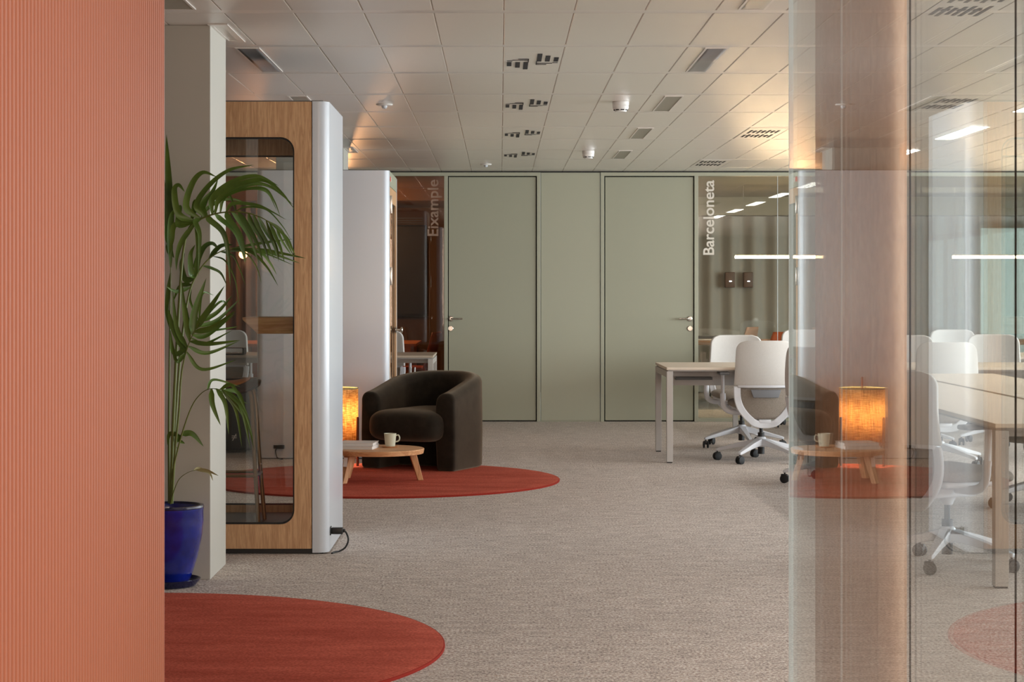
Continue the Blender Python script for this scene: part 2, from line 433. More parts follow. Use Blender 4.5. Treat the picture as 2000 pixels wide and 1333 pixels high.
struct('wall_left', MB().box(-6.1, -6, -4, 30, 0, 2.9), 'wall_beige', smooth=0)
struct('wall_behind', MB().box(-6, 9.4, -4.1, -4, 0, 2.9), 'wall_beige', smooth=0)
struct('wall_far', MB().box(-6, 6.1, 25.4, 25.5, 0, 2.9).box(6.1, 9.4, 25.4, 25.5, 2.2, 2.9).box(6.1, 9.4, 25.4, 25.5, 0, 0.3), 'room_grey', smooth=0)
# right wall: long window band
wr = struct('wall_right', MB().box(9.3, 9.5, -4, 30, 0, 0.45).box(9.3, 9.5, -4, 30, 2.45, 2.9), 'wall_beige', smooth=0)
wn = sempty('window_1')
fr = MB()
for k in range(18): fr.box(9.34, 9.42, -4+k*1.9, -3.94+k*1.9, 0.45, 2.45)
fr.box(9.34, 9.42, -4, 29, 0.45, 0.5); fr.box(9.34, 9.42, -4, 29, 2.4, 2.45)
obj('window_frame', fr, 'window_frame_mat', wn, smooth=0)
wn2 = sempty('window_2')
obj('window_frame', MB().box(6.1, 6.18, 25.36, 25.44, 0.3, 2.2).box(7.2, 7.28, 25.36, 25.44, 0.3, 2.2).box(8.3, 8.38, 25.36, 25.44, 0.3, 2.2).box(6.1, 9.3, 25.36, 25.44, 2.12, 2.2), 'steel_grey', wn2, smooth=0)
obj('window_glass', MB().box(6.1, 9.3, 25.40, 25.41, 0.3, 2.2), 'glass_clear', wn2, smooth=0)

# columns
for k, yy in enumerate((8.89, 16.44)):
    o = struct('wall_column' if k == 0 else 'wall_column_rear', MB().box(-1.87, -1.307, yy, yy+0.50, 0, CEIL), 'column_paint', smooth=0, bevel=0.003)
    o['label'] = 'square painted column beside the potted palm' if k == 0 else 'square painted column rising behind the second booth'
    struct('trim_%d' % (k+1), MB().frame([(0,0),(0.09,0),(0.09,0.62),(0,0.62)], [(0.02,0.05),(0.06,0.05),(0.06,0.57),(0.02,0.57)], 0, 0.004)
           .xf(Matrix.Translation((-1.315, yy-0.04, CEIL-0.0045)) @ Matrix(((1,0,0,0),(0,0,1,0),(0,1,0,0),(0,0,0,1)))), 'ceiling_strip', smooth=0)

# fluted orange wall near the camera, left
XW = -0.66; YW = 3.885; per = 0.0213
prof = []
n = int((YW+1.5)/per)
for i in range(n):
    y = YW - i*per
    for t in range(6):
        u = t/6
        prof.append((XW - 0.011*(abs(math.cos(PI*u))**2.2), y-u*per))
prof.append((XW, YW-n*per))
pts = [(XW-0.06, YW)] + prof + [(XW-0.06, YW-n*per)]
ow = struct('wall_fluted', MB().prism(pts, 0, 2.5), 'orange_panel', smooth=75)
ow['label'] = 'orange fluted panel wall close on the left'

# ---- back wall with doors and glass
def X(px, Y=YB): return (px-CX)*Y/F
def Z(py, Y=YB): return HC-(py-CY)*Y/F
wb = struct('wall_back', MB().box(X(1056.5), X(1172), YB, YB+0.08, 0, Z(336))            # panel between doors
            .box(-6, 9.3, YB+0.02, YB+0.10, Z(336), 2.9), 'green_paint', smooth=0)
fm = MB()
def jamb(a, b_): fm.box(X(a), X(b_), YB-0.012, YB+0.09, 0.0, Z(337))
jamb(867.5, 874.5); jamb(1048.5, 1055.5); jamb(1173, 1180); jamb(1356, 1363.5)
fm.box(-3.3, X(1055.5), YB-0.0125, YB+0.09, Z(344), Z(337)); fm.box(X(1173), 9.3, YB-0.0125, YB+0.09, Z(344), Z(337))
fm.box(X(1363.5), 9.3, YB-0.0122, YB+0.09, 0.0, 0.035); fm.box(-3.3, X(867.5), YB-0.0122, YB+0.09, 0.0, 0.035)
fm.box(X(1056.5), X(1172), YB-0.004, YB+0.0, 0.012, Z(338))
fm.box(X(530), X(536), YB-0.012, YB+0.09, 0, Z(337))
struct('trim_3', fm, 'green_frame', smooth=0, bevel=0.002)
struct('trim_4', MB().box(-3.3, 9.3, YB+0.03, YB+0.06, 0, 2.45).xf(Matrix.Translation((0,0,0))) if False else
       MB().box(X(874.5), X(1048.5), YB+0.05, YB+0.07, 0, Z(343)).box(X(1180), X(1356), YB+0.05, YB+0.07, 0, Z(343)).box(-3.3, 9.3, YB-0.004, YB+0.02, CEIL-0.012, CEIL+0.002), 'dark_gap', smooth=0)
def door(idx, a, b_, handle_px, dirn):
    d = sempty('door_%d' % idx, (0,0,0), 'flush olive green door with lever handle, %s of the two' % ('left' if idx == 1 else 'right'))
    obj('door_leaf', MB().box(X(a), X(b_), YB+0.004, YB+0.045, 0.012, Z(346)), 'green_paint', d, smooth=0, bevel=0.002)
    hx = X(handle_px)
    z = Z(623)
    R = Matrix.Translation((hx, YB+0.004, z)) @ Matrix.Rotation(PI/2, 4, 'X')
    h = obj('handle', MB().lathe([(0.026, 0), (0.026, 0.008), (0.022, 0.010), (0.011, 0.010), (0.010, 0.045)], n=28).xf(R)
        .tube(spline([(hx, YB-0.040, z), (hx+dirn*0.02, YB-0.048, z), (hx+dirn*0.05, YB-0.05, z), (hx+dirn*0.115, YB-0.05, z)]), 0.009, 12), 'chrome', d)
    h['label'] = 'steel lever handle'
    R = Matrix.Translation((hx-dirn*0.004, YB+0.004, Z(642))) @ Matrix.Rotation(PI/2, 4, 'X')
    l = obj('lock', MB().lathe([(0.027, 0), (0.027, 0.007), (0.023, 0.010), (0.016, 0.010), (0.015, 0.004), (0.008, 0.004), (0.008, 0.012)], n=28).xf(R), 'chrome', d)
    l['label'] = 'round steel lock'
door(1, 876.3, 1046.6, 881, 1); door(2, 1182, 1354.2, 1347, -1)

# glass panes of the back wall
win = sempty('window_3', label='brown tinted meeting room glass behind the booths')
obj('window_glass', MB().box(X(537), X(867.5), YB+0.03, YB+0.04, 0.035, Z(344)).box(-3.3, X(530), YB+0.03, YB+0.04, 0.035, Z(344)), 'glass_brown', win, smooth=0)
win = sempty('window_4', label='meeting room glass to the right of the green doors')
obj('window_glass', MB().box(X(1364), X(1519), YB+0.03, YB+0.04, 0.035, Z(344)).box(X(1520.5), X(1865), YB+0.03, YB+0.04, 0.035, Z(344)).box(X(1867), 9.3, YB+0.03, YB+0.04, 0.035, Z(344)), 'glass_back', win, smooth=0)
obj('glass_joint', MB().box(X(1519.3), X(1520.1), YB+0.030, YB+0.040, 0.035, Z(344)), 'seal_clear', win, smooth=0)
# lettering on the glass
def lettering(txt, px0, px1, py0, py1, m, label):
    cu = bpy.data.curves.new('lettering', 'FONT'); cu.body = txt; cu.size = 1; cu.extrude = 0.002; cu.offset = 0.014
    t = bpy.data.objects.new('tmp', cu); C.objects.link(t)
    bpy.context.view_layer.update()
    me = bpy.data.meshes.new_from_object(t); bpy.data.objects.remove(t)
    xs = [v.co.x for v in me.vertices]; ys = [v.co.y for v in me.vertices]
    # baseline of the text is y=0; glyph box is mapped so the text reads upward
    wx = (Z(py0)-Z(py1))/(max(xs)-min(xs)); hy = (X(px1)-X(px0))/(max(ys)-min(ys))
    o = bpy.data.objects.new('glass_lettering', me); C.objects.link(o)
    for v in me.vertices:
        x, y, z = v.co
        v.co = (X(px1) - (y-min(ys))*hy, YB+0.027 - z*0.5, Z(py1) + (x-min(xs))*wx)
    me.materials.clear(); me.materials.append(MATS[m])
    return tag(o, label, 'lettering')
lettering('Eixample', 834.5, 863, 351, 461, 'vinyl_dim', 'faint vertical room name on the brown glass left of the doors')
lettering('Barceloneta', 1374, 1395.5, 352, 498, 'vinyl_white', 'white vertical room name on the glass right of the doors')

# meeting room partitions beyond the back wall
struct('wall_meeting', MB().box(X(868), X(875)+0.06, YB+0.09, 25.4, 0, 2.9), 'room_brown', smooth=0)
struct('wall_meeting_right', MB().box(X(1355)-0.08, X(1355), YB+0.09, 25.4, 0, 2.9), 'room_olive', smooth=0)
struct('ceiling_meeting', MB().box(X(1355), 9.3, YB+0.10, 25.4, CEIL, CEIL+0.1).box(X(1355), 9.3, 25.0, 25.4, 2.27, CEIL), 'room_olive', smooth=0)
struct('ceiling_meeting_left', MB().box(-6, X(868), YB+0.10, 25.4, CEIL, CEIL+0.1).box(-6, X(868), 22.9, 25.4, 2.36, CEIL), 'room_brown', smooth=0)
struct('wall_meeting_rear', MB().box(-6, X(868), 24.9, 25.0, 0, 2.5), 'room_brown', smooth=0)

# ---- foreground glass partition on the right
XG = 0.73
gp = sempty('window_5', label='frameless glass partition close on the right')
obj('glass_pane', MB().box(XG, XG+0.010, -0.4, 4.98, 0.0, CEIL), 'glass_clear', gp, smooth=0)
obj('polished_edge', MB().box(XG-0.0005, XG+0.0105, 4.980, 4.984, 0.0, CEIL), 'glass_edge', gp, smooth=0)
obj('clear_joint', MB().box(XG+0.003, XG+0.007, 4.243, 4.247, 0.0, CEIL), 'seal_clear', gp, smooth=0)
obj('dark_joint', MB().box(XG+0.004, XG+0.006, 3.5315, 3.5385, 0, CEIL), 'seal_dark', gp, smooth=0)
obj('dark_joint', MB().box(XG+0.004, XG+0.0055, 2.807, 2.813, 0, CEIL), 'seal_dark', gp, smooth=0)

# ================================================================== CEILING THINGS
# swirl diffusers
def diffuser(cx, cy, label):
    t = thing('air_diffuser', label, 'air vent', (cx, cy, CEIL), 0, 'slotted air diffusers down the ceiling')
    obj('face_plate', MB().box(-0.143, 0.143, -0.42, 0.42, -0.0003, 0.004), 'ceiling_metal', t, smooth=0)
    sl = MB(); lip = MB()
    for s in (1, -1):
        for (xa, xb, L_) in ((-0.133, -0.109, 0.17), (-0.089, -0.064, 0.24), (-0.046, -0.021, 0.32)):
            y0, y1 = 0.02, 0.02+L_
            a, b_ = sorted((s*xa, s*xb)); c, d = sorted((s*y0, s*y1))
            sl.box(a, b_, c, d, -0.0026, -0.001)
            lip.box(a-0.002, b_+0.002, d, d+0.004, -0.004, -0.001)
        for (xa, xb, yy) in ((-0.133, -0.105, -0.04), (-0.105, -0.02, -0.075), (-0.075, -0.02, -0.125)):
            a, b_ = sorted((s*xa, s*xb)); c, d = sorted((s*yy, s*(yy+0.012)))
            sl.box(a, b_, c, d, -0.0026, -0.001)
        a, b_ = sorted((s*-0.024, s*-0.019)); c, d = sorted((s*-0.125, s*0.02))
        sl.box(a, b_, c, d, -0.0026, -0.001)
    obj('slot', sl, 'dark_gap', t, smooth=0)
    return t
for yy, w_ in ((10.30, 'nearest'), (12.66, 'second nearest'), (15.0, 'third nearest'), (17.30, 'farthest')):
    diffuser(0.168, yy, 'slotted air diffuser in the central ceiling row, %s of the four' % w_)
def swirl(cx, cy, label):
    t = thing('swirl_diffuser', label, 'air vent', (cx, cy, CEIL), 0, 'swirl air diffusers over the desks')
    obj('face_plate', MB().box(-0.146, 0.146, -0.5, 0.5, -0.0016, 0.004), 'ceiling_metal', t, smooth=0)
    sl = MB()
    for r_ in range(2):
        for k in range(7):
            x = -0.115 + 0.034*k
            yb = -0.36 + r_*0.40
            L_ = (0.30, 0.20, 0.30, 0.22, 0.30, 0.2, 0.26)[(k + r_*3) % 7]
            sl.box(x, x+0.018, yb + (0.32-L_)/2, yb + (0.32+L_)/2, -0.0026, -0.001)
            if k % 2: sl.box(x-0.010, x+0.026, yb+0.10, yb+0.145, -0.0025, -0.001)
    obj('slot', sl, 'dark_gap', t, smooth=0)
swirl(1.98, 15.0, 'slotted swirl vent in the warmly lit ceiling above the white desk')
swirl(1.97, 18.45, 'slotted swirl vent in the ceiling just before the meeting room glass')
swirl(2.87, 12.6, 'slotted swirl vent seen through glass, left of the lit ceiling panel')
swirl(1.97, 8.24, 'slotted swirl vent seen through glass at the top edge of the picture')

def detector(cx, cy, label):
    t = thing('smoke_detector', label, 'smoke detector', (cx, cy, CEIL), 0, 'smoke detectors under the ceiling')
    obj('base', MB().lathe([(0.050, 0), (0.052, -0.003), (0.052, -0.022), (0.049, -0.024)], n=40), 'white_plastic', t)
    obj('head', MB().lathe([(0.049, -0.024), (0.050, -0.026), (0.050, -0.040), (0.042, -0.054), (0.038, -0.056), (0.036, -0.064), (0.001, -0.064)], n=40), 'white_plastic', t)
    vn = MB()
    for k in range(8):
        a = k*PI/4 + 0.2
        vn.box(-0.010, 0.010, 0.0385, 0.042, -0.0555, -0.047) if False else vn.add(*(lambda m_: (m_.v, m_.f))(MB().box(-0.011, 0.011, 0.036, 0.0445, -0.056, -0.049).xf(Matrix.Rotation(a, 4, 'Z'))))
    obj('vent', vn, 'black_plastic', t, smooth=0)
detector(0.763, 12.48, 'round white smoke detector, the nearer and larger one')
detector(0.753, 16.85, 'round white smoke detector farther back, near the green wall')
def sensor(cx, cy, label):
    t = thing('ceiling_sensor', label, 'ceiling sensor', (cx, cy, CEIL), 0, 'flat round ceiling sensors')
    obj('disc', MB().lathe([(0.052, 0.0), (0.054, -0.003), (0.048, -0.008), (0.020, -0.010)], n=36), 'white_plastic', t)
    obj('lens', MB().lathe([(0.018, -0.010), (0.018, -0.018), (0.013, -0.026), (0.002, -0.029)], n=24), 'white_lacquer', t)
sensor(-0.743, 12.65, 'flat white ceiling sensor right of the wooden booth')
sensor(-0.135, 18.6, 'small flat white ceiling sensor close above the left green door')

def luminaire(x0, x1, y0, y1, label, opened=False):
    t = thing('recessed_luminaire', label, 'ceiling light', ((x0+x1)/2, (y0+y1)/2, CEIL), 0, 'unlit recessed ceiling lights')
    hx, hy = (x1-x0)/2, (y1-y0)/2
    R = Matrix(((1,0,0,0),(0,0,1,0),(0,1,0,0),(0,0,0,1)))
    obj('frame', MB().frame([(-hx-.006,-hy-.006),(hx+.006,-hy-.006),(hx+.006,hy+.006),(-hx-.006,hy+.006)], [(-hx+.004,-hy+.004),(hx-.004,-hy+.004),(hx-.004,hy-.004),(-hx+.004,hy-.004)], -0.004, 0.004).xf(R), 'ceiling_strip', t, smooth=0)
    if opened:
        obj('reflector', MB().grid(lambda u, v: (-hx+.004+(2*hx-.008)*u, -hy+.004+(2*hy-.008)*v, -0.0035+0.002*math.sin(PI*u)), 6, 2), 'reflector', t, solid=0.001)
    else:
        obj('diffuser', MB().box(-hx+.004, hx-.004, -hy+.004, hy-.004, -0.002, 0.003), 'panel_off', t, smooth=0)
rows = [(7.36, 8.38, 'cut by the top edge'), (9.72, 10.76, 'with mirrored reflector'), (12.11, 13.12, 'next to the near smoke detector'), (14.48, 15.48, 'third visible from the front'), (16.80, 17.82, 'farthest, near the green wall')]
for k, (a, b_, w_) in enumerate(rows):
    luminaire(1.017, 1.122, a, b_, 'narrow unlit ceiling light right of centre, ' + w_, k < 2)
luminaire(-1.302, -1.193, 9.72, 10.76, 'narrow unlit ceiling light with mirrored reflector beside the column', True)
luminaire(-1.302, -1.193, 12.11, 13.12, 'narrow unlit ceiling light just above the wooden booth top', False)
luminaire(-1.45, -1.30, 7.36, 8.38, 'narrow unlit ceiling light at the top left above the palm', False)

def lit_panel(cx, cy, label):
    t = thing('lit_ceiling_panel', label, 'ceiling light', (cx, cy, CEIL), 0, 'lit ceiling panels in a line')
    obj('frame', MB().box(-0.070, 0.070, -0.585, 0.585, -0.003, 0.003), 'ceiling_strip', t, smooth=0)
    obj('diffuser', MB().box(-0.063, 0.063, -0.575, 0.575, -0.006, -0.003), 'lamp_panel', t, smooth=0)
for yy, nm in ((7.86, 'nearest the camera'), (10.21, 'second in its row from the camera'), (12.57, 'third in its row from the camera'),
               (14.92, 'the one seen direct through the glass'), (17.28, 'farthest in its row, above the rear chairs')):
    lit_panel(3.483, yy, 'bright white lit ceiling panel, ' + nm)
lit_panel(4.9, 12.6, 'bright lit ceiling panel at the right edge of the picture')

# ================================================================== RUGS
def rug(cx, cy, r, label, sq=1.0):
    t = thing('round_rug', label, 'rug', (cx, cy, 0))
    n = 160
    p = [(0.001, 0.013)] + [(r*k/8, 0.013) for k in range(1, 8)] + [(r-0.012, 0.013), (r-0.004, 0.011)]
    obj('pile', MB().lathe(p, n=n, cap=False), 'rug', t)
    obj('border', MB().lathe([(r-0.02, 0.0), (r-0.001, 0.0), (r, 0.004), (r-0.001, 0.010), (r-0.005, 0.0118)], n=n, cap=False), 'rug_edge', t)
rug(-0.81, 13.58, 1.22, 'round terracotta rug under the dark armchair and coffee table')
rug(-1.453, 7.18, 1.252, 'round terracotta rug in the foreground near the blue pot')

# ================================================================== BOOTHS
def booth(name, label, loc, rotz, W, D, H=2.242, door=False):
    t = thing(name, label, 'phone booth', loc, rotz)
    hw, hd = W/2, D/2; cw = 0.081; r = 0.055
    def shell(s):
        o = [(hw-cw, -hd)]
        for k in range(9):
            a = math.radians(-90 + 90*k/8); o.append((hw-r+r*math.cos(a), -hd+r+r*math.sin(a)))
        for k in range(9):
            a = math.radians(90*k/8); o.append((hw-r+r*math.cos(a), hd-r+r*math.sin(a)))
        o += [(hw-cw, hd), (hw-cw, hd-0.04), (hw-0.05, hd-0.06), (hw-0.05, -hd+0.06), (hw-cw, -hd+0.04)]
        return MB().prism([(s*x, y) for x, y in o], 0.008, H)
    for s in (1, -1):
        obj('side_shell', shell(s), 'white_lacquer', t, smooth=35)
    obj('roof', MB().rbox(-hw+cw, hw-cw, -hd+0.03, hd-0.03, H-0.12, H-0.012, 0.008), 'white_lacquer', t)
    obj('roof_trim', MB().box(-hw+0.03, hw-0.03, -hd+0.02, hd-0.02, H-0.01, H+0.006), 'steel_grey', t, smooth=0)
    obj('floor_pan', MB().box(-hw+cw, hw-cw, -hd+0.045, hd-0.045, 0.008, 0.11), 'steel_grey', t, smooth=0)
    obj('plinth', MB().box(-hw+0.03, hw-0.03, -hd+0.03, hd-0.03, 0.0, 0.02), 'black_plastic', t, smooth=0)
    x0, x1 = -hw+cw+0.004, hw-cw-0.004
    for s, nm in ((-1, 'front'), (1, 'rear')):
        isdoor = door and s == -1
        ztop = H - 0.12 if isdoor else H
        zt = 2.065 if s == -1 and not isdoor else 2.035
        if isdoor: zt = ztop - 0.12
        outer = rrect(x0, x1, 0.028, ztop-0.002, 0.004, 2)
        inner = rrect(x0+0.085, x1-0.085, 0.148, zt, 0.07, 8)
        y0, y1 = (-hd-0.001, -hd+0.04) if s == -1 else (hd-0.04, hd+0.001)
        fo = obj('door_frame' if isdoor else 'window_surround', MB().frame(outer, inner, y0, y1), 'oak', t, smooth=30)
        inner2 = rrect(x0+0.093, x1-0.093, 0.156, zt-0.008, 0.064, 8)
        obj('gasket', MB().frame(inner, inner2, (y0+y1)/2-0.006, (y0+y1)/2+0.006), 'black_rubber', fo, smooth=30)
        gp_ = rrect(x0+0.092, x1-0.092, 0.155, zt-0.007, 0.064, 8)
        mm = (y0+y1)/2
        g = MB().prism(gp_, -0.004, 0.004, Matrix.Translation((0, mm, 0)) @ Matrix.Rotation(PI/2, 4, 'X'))
        obj('pane', g, 'glass_booth', fo, smooth=0)
        if isdoor:
            obj('header', MB().box(x0, x1, -hd-0.001, -hd+0.04, H-0.118, H-0.002), 'green_paint', t, smooth=0)
            obj('edge_profile', MB().box(-x0-0.001, -x0+0.004, -hd-0.006, -hd+0.04, 0.03, H-0.01), 'white_lacquer', t, smooth=0)
    return t
b1 = booth('phone_booth', 'oak and white phone booth with rounded window, stool inside', (-1.363, 9.747+0.46, 0), 0, 1.03, 0.92)
b2 = booth('phone_booth', 'white phone booth standing behind the armchair, its door turned right', (-1.377, 15.30+0.565, 0), PI/2, 1.13, 1.03, door=True)
# booth 2 door hardware (local front is -y -> faces right)
hd = 0.515
for z0 in (1.98, 1.42, 0.55):
    obj('hinge', MB().rbox(-0.49, -0.465, -hd-0.018, -hd+0.002, z0-0.07, z0+0.07, 0.003), 'chrome', b2)
kn = MB().lathe([(0.028, 0), (0.028, 0.006), (0.009, 0.010), (0.009, 0.040), (0.023, 0.046), (0.024, 0.056), (0.018, 0.060)], n=28).xf(Matrix.Translation((0.36, -hd, 0.985)) @ Matrix.Rotation(PI/2, 4, 'X'))
obj('knob', kn, 'chrome', b2)
obj('sticker', MB().box(-0.47, -0.37, -hd-0.003, -hd, 2.165, 2.20), 'red_sticker', b2, smooth=0)
obj('sticker', MB().box(-0.36, -0.30, -hd-0.003, -hd, 2.165, 2.20), 'label_white', b2, smooth=0)
# inner shelf of booth 1 : tapered oak board on the right inner wall
sh = MB().prism([(0.43, 0), (0.03, 0), (0.03, -0.012), (0.11, -0.085), (0.43, -0.085)], -0.36, 0.02)
sh.xf(Matrix.Translation((0, 0, 1.167)) @ Matrix.Rotation(PI/2, 4, 'X'))
obj('shelf', sh, 'oak_flat', b1, smooth=0, bevel=0.003)
# power inlets
pi_ = obj('power_inlet', MB().rbox(0.513, 0.520, -0.395, -0.340, 0.085, 0.127, 0.003), 'black_plastic', b1)

def plug_cable(plug, pts, label, loc):
    t = thing('power_cable', label, 'cable', loc)
    obj('plug', plug, 'black_plastic', t)
    obj('cord', MB().tube(spline(pts, 8), 0.0045, 8), 'black_rubber', t)
    return t
xb = -0.843
plug_cable(MB().rbox(0.002, 0.058, -0.018, 0.016, -0.016, 0.016, 0.004).rbox(0.056, 0.070, -0.010, 0.010, -0.008, 0.008, 0.003),
           [(0.060, 0, 0), (0.074, 0.0, -0.010), (0.085, -0.005, -0.045), (0.072, -0.015, -0.080), (0.045, -0.025, -0.098), (0.020, -0.05, -0.1005), (0.010, -0.09, -0.1010)],
           'black mains plug and curling cord on the side of the oak booth', (xb, 9.84, 0.106))
plug_cable(MB().rbox(-0.028, 0.028, -0.03, -0.002, -0.014, 0.014, 0.004).rbox(-0.056, -0.030, -0.018, -0.002, -0.013, 0.013, 0.003),
           [(-0.03, -0.03, -0.01), (-0.036, -0.045, -0.03), (-0.03, -0.05, -0.06), (-0.02, -0.05, -0.082), (0.02, -0.08, -0.0875)],
           'short black plug and cord on the white booth, seen through the booth window', (-1.702, 15.298, 0.095))

# stool inside booth 1
t = thing('bar_stool', 'brown moulded bar stool with bronze tube legs inside the oak booth', 'stool', (-1.40, 10.16, 0.11))
def seatfn(u, v):
    a = 2*PI*u; r = v
    x = 0.165*r*math.cos(a); y = 0.18*r*math.sin(a)
    return (x, y, 0.715 - 0.03*r*r*abs(math.sin(a)) + 0.03*r*r*math.cos(a)**2 - 0.02*(r**6))
obj('seat', MB().grid(seatfn, 40, 8), 'stool_brown', t, solid=0.022)
obj('seat_pad', MB().grid(lambda u, v: tuple(Vector(seatfn(u, v*0.8)) + Vector((-0.02, 0, 0.013))), 40, 6), 'stool_orange', t, solid=0.008)
for (sx, sy) in ((1, 1), (1, -1), (-1, 1), (-1, -1)):
    obj('leg', MB().tube(spline([(0.02*sx, 0.05*sy, 0.685), (0.09*sx, 0.06*sy, 0.685), (0.125*sx, 0.075*sy, 0.65), (0.145*sx, 0.10*sy, 0.35), (0.17*sx, 0.13*sy, 0.0)], 6), 0.011, 10), 'bronze', t)
obj('footrest', MB().tube([(0.155, 0.115, 0.25), (-0.155, 0.115, 0.25)], 0.008).tube([(0.155, -0.115, 0.25), (-0.155, -0.115, 0.25)], 0.008).tube([(0.155, -0.115, 0.25), (0.155, 0.115, 0.25)], 0.008).tube([(-0.155, -0.115, 0.25), (-0.155, 0.115, 0.25)], 0.008), 'bronze', t)

# ================================================================== ARMCHAIR
def armchair(loc, rotz):
    t = thing('armchair', 'dark olive velvet barrel armchair on the terracotta rug', 'armchair', loc, rotz)
    # plan centreline of the wrap-around wall (front is -y)
    cl = []
    R = 0.293
    for k in range(9): cl.append(Vector((-R-0.01, -0.37+0.37*k/8)))
    for k in range(1, 24):
        a = PI - PI*k/24; cl.append(Vector(((R+0.01)*math.cos(a), (R-0.0)*math.sin(a))))
    for k in range(9): cl.append(Vector((R+0.01, -0.37*k/8)))
    n = len(cl); vs = []; fs = []
    L_ = [0]
    for i in range(1, n): L_.append(L_[-1] + (cl[i]-cl[i-1]).length)
    tot = L_[-1]
    def section(hgt, th, grow):
        # outline in (offset, z), offset + = outside
        T = th/2; pts = [(T-0.012, 0.0), (T, 0.014)]
        r = min(0.085, T)
        pts += [(T+0.004, 0.25), (T, hgt-0.07)]
        for k in range(9):
            a = math.radians(90*k/8); pts.append((T-0.055+0.055*math.cos(a), hgt-0.055+0.055*math.sin(a)))
        for k in range(1, 10):
            a = math.radians(90+90*k/9); pts.append((-T+0.075+0.075*math.cos(a), hgt-0.075+0.075*math.sin(a)))
        pts += [(-T-0.008, hgt*0.6), (-T, hgt*0.34), (-T+0.01, 0.014), (-T+0.02, 0.0)]
        m0 = (0.0, hgt/2)
        return [(m0[0]+(p[0]-m0[0])*grow, p[1] if grow == 1 else m0[1]+(p[1]-m0[1])*(0.5+0.5*grow)) for p in pts]
    rings = []
    def add_ring(c, nrm, hgt, th, grow, push):
        rings.append([Vector((c.x+nrm.x*o_+push.x, c.y+nrm.y*o_+push.y, max(z, 0))) for o_, z in section(hgt, th, grow)])
    for i in range(n):
        tg = (cl[min(i+1, n-1)]-cl[max(i-1, 0)]).normalized(); nrm = Vector((-tg.y, tg.x))
        s = L_[i]/tot; u = 1-abs(2*s-1)
        hgt = 0.560 + 0.132*(math.sin(min(1, u*1.12)*PI/2)**1.25); th = 0.15 - 0.02*u
        if i == 0:
            for g_, p_ in ((0.80, -0.030), (0.93, -0.024), (0.985, -0.012)): add_ring(cl[i], nrm, hgt, th, g_, Vector((0, p_)))
        add_ring(cl[i], nrm, hgt, th, 1, Vector((0, 0)))
        if i == n-1:
            for g_, p_ in ((0.985, -0.012), (0.93, -0.024), (0.80, -0.030)): add_ring(cl[i], nrm, hgt, th, g_, Vector((0, p_)))
    m_ = len(rings[0])
    for r_ in rings: vs += r_
    for i in range(len(rings)-1):
        for k in range(m_):
            k2 = (k+1) % m_; fs.append((i*m_+k, i*m_+k2, (i+1)*m_+k2, (i+1)*m_+k))
    fs.append(tuple(range(m_))); fs.append(tuple((len(rings)-1)*m_+k for k in reversed(range(m_))))
    obj('wrap_back', MB().add(vs, fs), 'velvet', t, smooth=50)
    def cush(u, v):
        # closed superellipsoid
        a = -PI/2 + PI*v; th = 2*PI*u
        f = lambda w_, e: math.copysign(abs(w_)**e, w_)
        x = 0.228*f(math.cos(a), 0.35)*f(math.cos(th), 0.40); y = 0.345*f(math.cos(a), 0.38)*f(math.sin(th), 0.42)
        z = 0.112*f(math.sin(a), 0.66)
        z += 0.02*(1-(x/0.23)**2)*(1 if z > 0 else 0)
        yy = y - 0.165
        e = min(1, max(0, (-0.33-yy)/0.06)); e = e*e*(3-2*e)
        return (x*(1+0.36*e), yy, 0.312+z)
    obj('seat_cushion', MB().grid(cush, 56, 32), 'velvet', t, smooth=60)
    obj('seat_base', MB().rbox(-0.235, 0.235, -0.10, 0.26, 0.004, 0.25, 0.02), 'velvet', t)
armchair((-0.505, 14.59, 0.013), math.radians(-25))

# ================================================================== COFFEE TABLE with lamp, books, cup
TX, TY, TZ = -0.834, 13.40, 0.236
t = thing('coffee_table', 'low round oak coffee table on the terracotta rug', 'table', (TX, TY, 0.013))
TZl = TZ-0.013
obj('tabletop', MB().lathe([(0.30, TZl-0.036), (0.312, TZl-0.034), (0.318, TZl-0.006), (0.315, TZl-0.001), (0.30, TZl)], n=90), 'oak_flat', t)
for a in (10, 140, 222):
    a_ = math.radians(a); M_ = Matrix.Rotation(a_, 4, 'Z')
    leg = MB().add([(0.215, -0.030, TZl-0.035), (0.262, -0.030, TZl-0.035), (0.262, 0.030, TZl-0.035), (0.215, 0.030, TZl-0.035),
                    (0.275, -0.020, 0), (0.312, -0.020, 0), (0.312, 0.020, 0), (0.275, 0.020, 0)],
                   [(0,1,2,3), (7,6,5,4), (0,4,5,1), (1,5,6,2), (2,6,7,3), (3,7,4,0)]).xf(M_)
    lg = obj('leg', leg, 'oak_leg', t, smooth=0, bevel=0.003)
    if a == 222:
        s = obj('label_sticker', MB().box(0.0, 0.026, -0.0012, 0, 0.0, 0.062).xf(Matrix.Translation((-0.218, -0.205, 0.115)) @ Matrix.Rotation(0.1, 4, 'Y')), 'label_white', lg, smooth=0)
def book(loc, rz, sx, sy, h, label):
    t = thing('book', label, 'book', loc, rz, 'white books stacked on the coffee table')
    obj('pages', MB().box(-sx/2+0.004, sx/2-0.003, -sy/2+0.004, sy/2-0.004, 0.0025, h-0.0025), 'paper', t, smooth=0)
    obj('cover', MB().box(-sx/2, sx/2, -sy/2, sy/2, 0, 0.0025).box(-sx/2, sx/2, -sy/2, sy/2, h-0.0025, h).box(-sx/2, -sx/2+0.003, -sy/2, sy/2, 0, h), 'book_cover', t, smooth=0)
book((-0.965, 13.39, TZ), math.radians(-8), 0.245, 0.235, 0.022, 'lower of the two white books on the coffee table')
book((-0.963, 13.40, TZ+0.022), math.radians(-6), 0.24, 0.23, 0.021, 'upper of the two white books on the coffee table')
cx_, cy_ = -0.752, 13.47
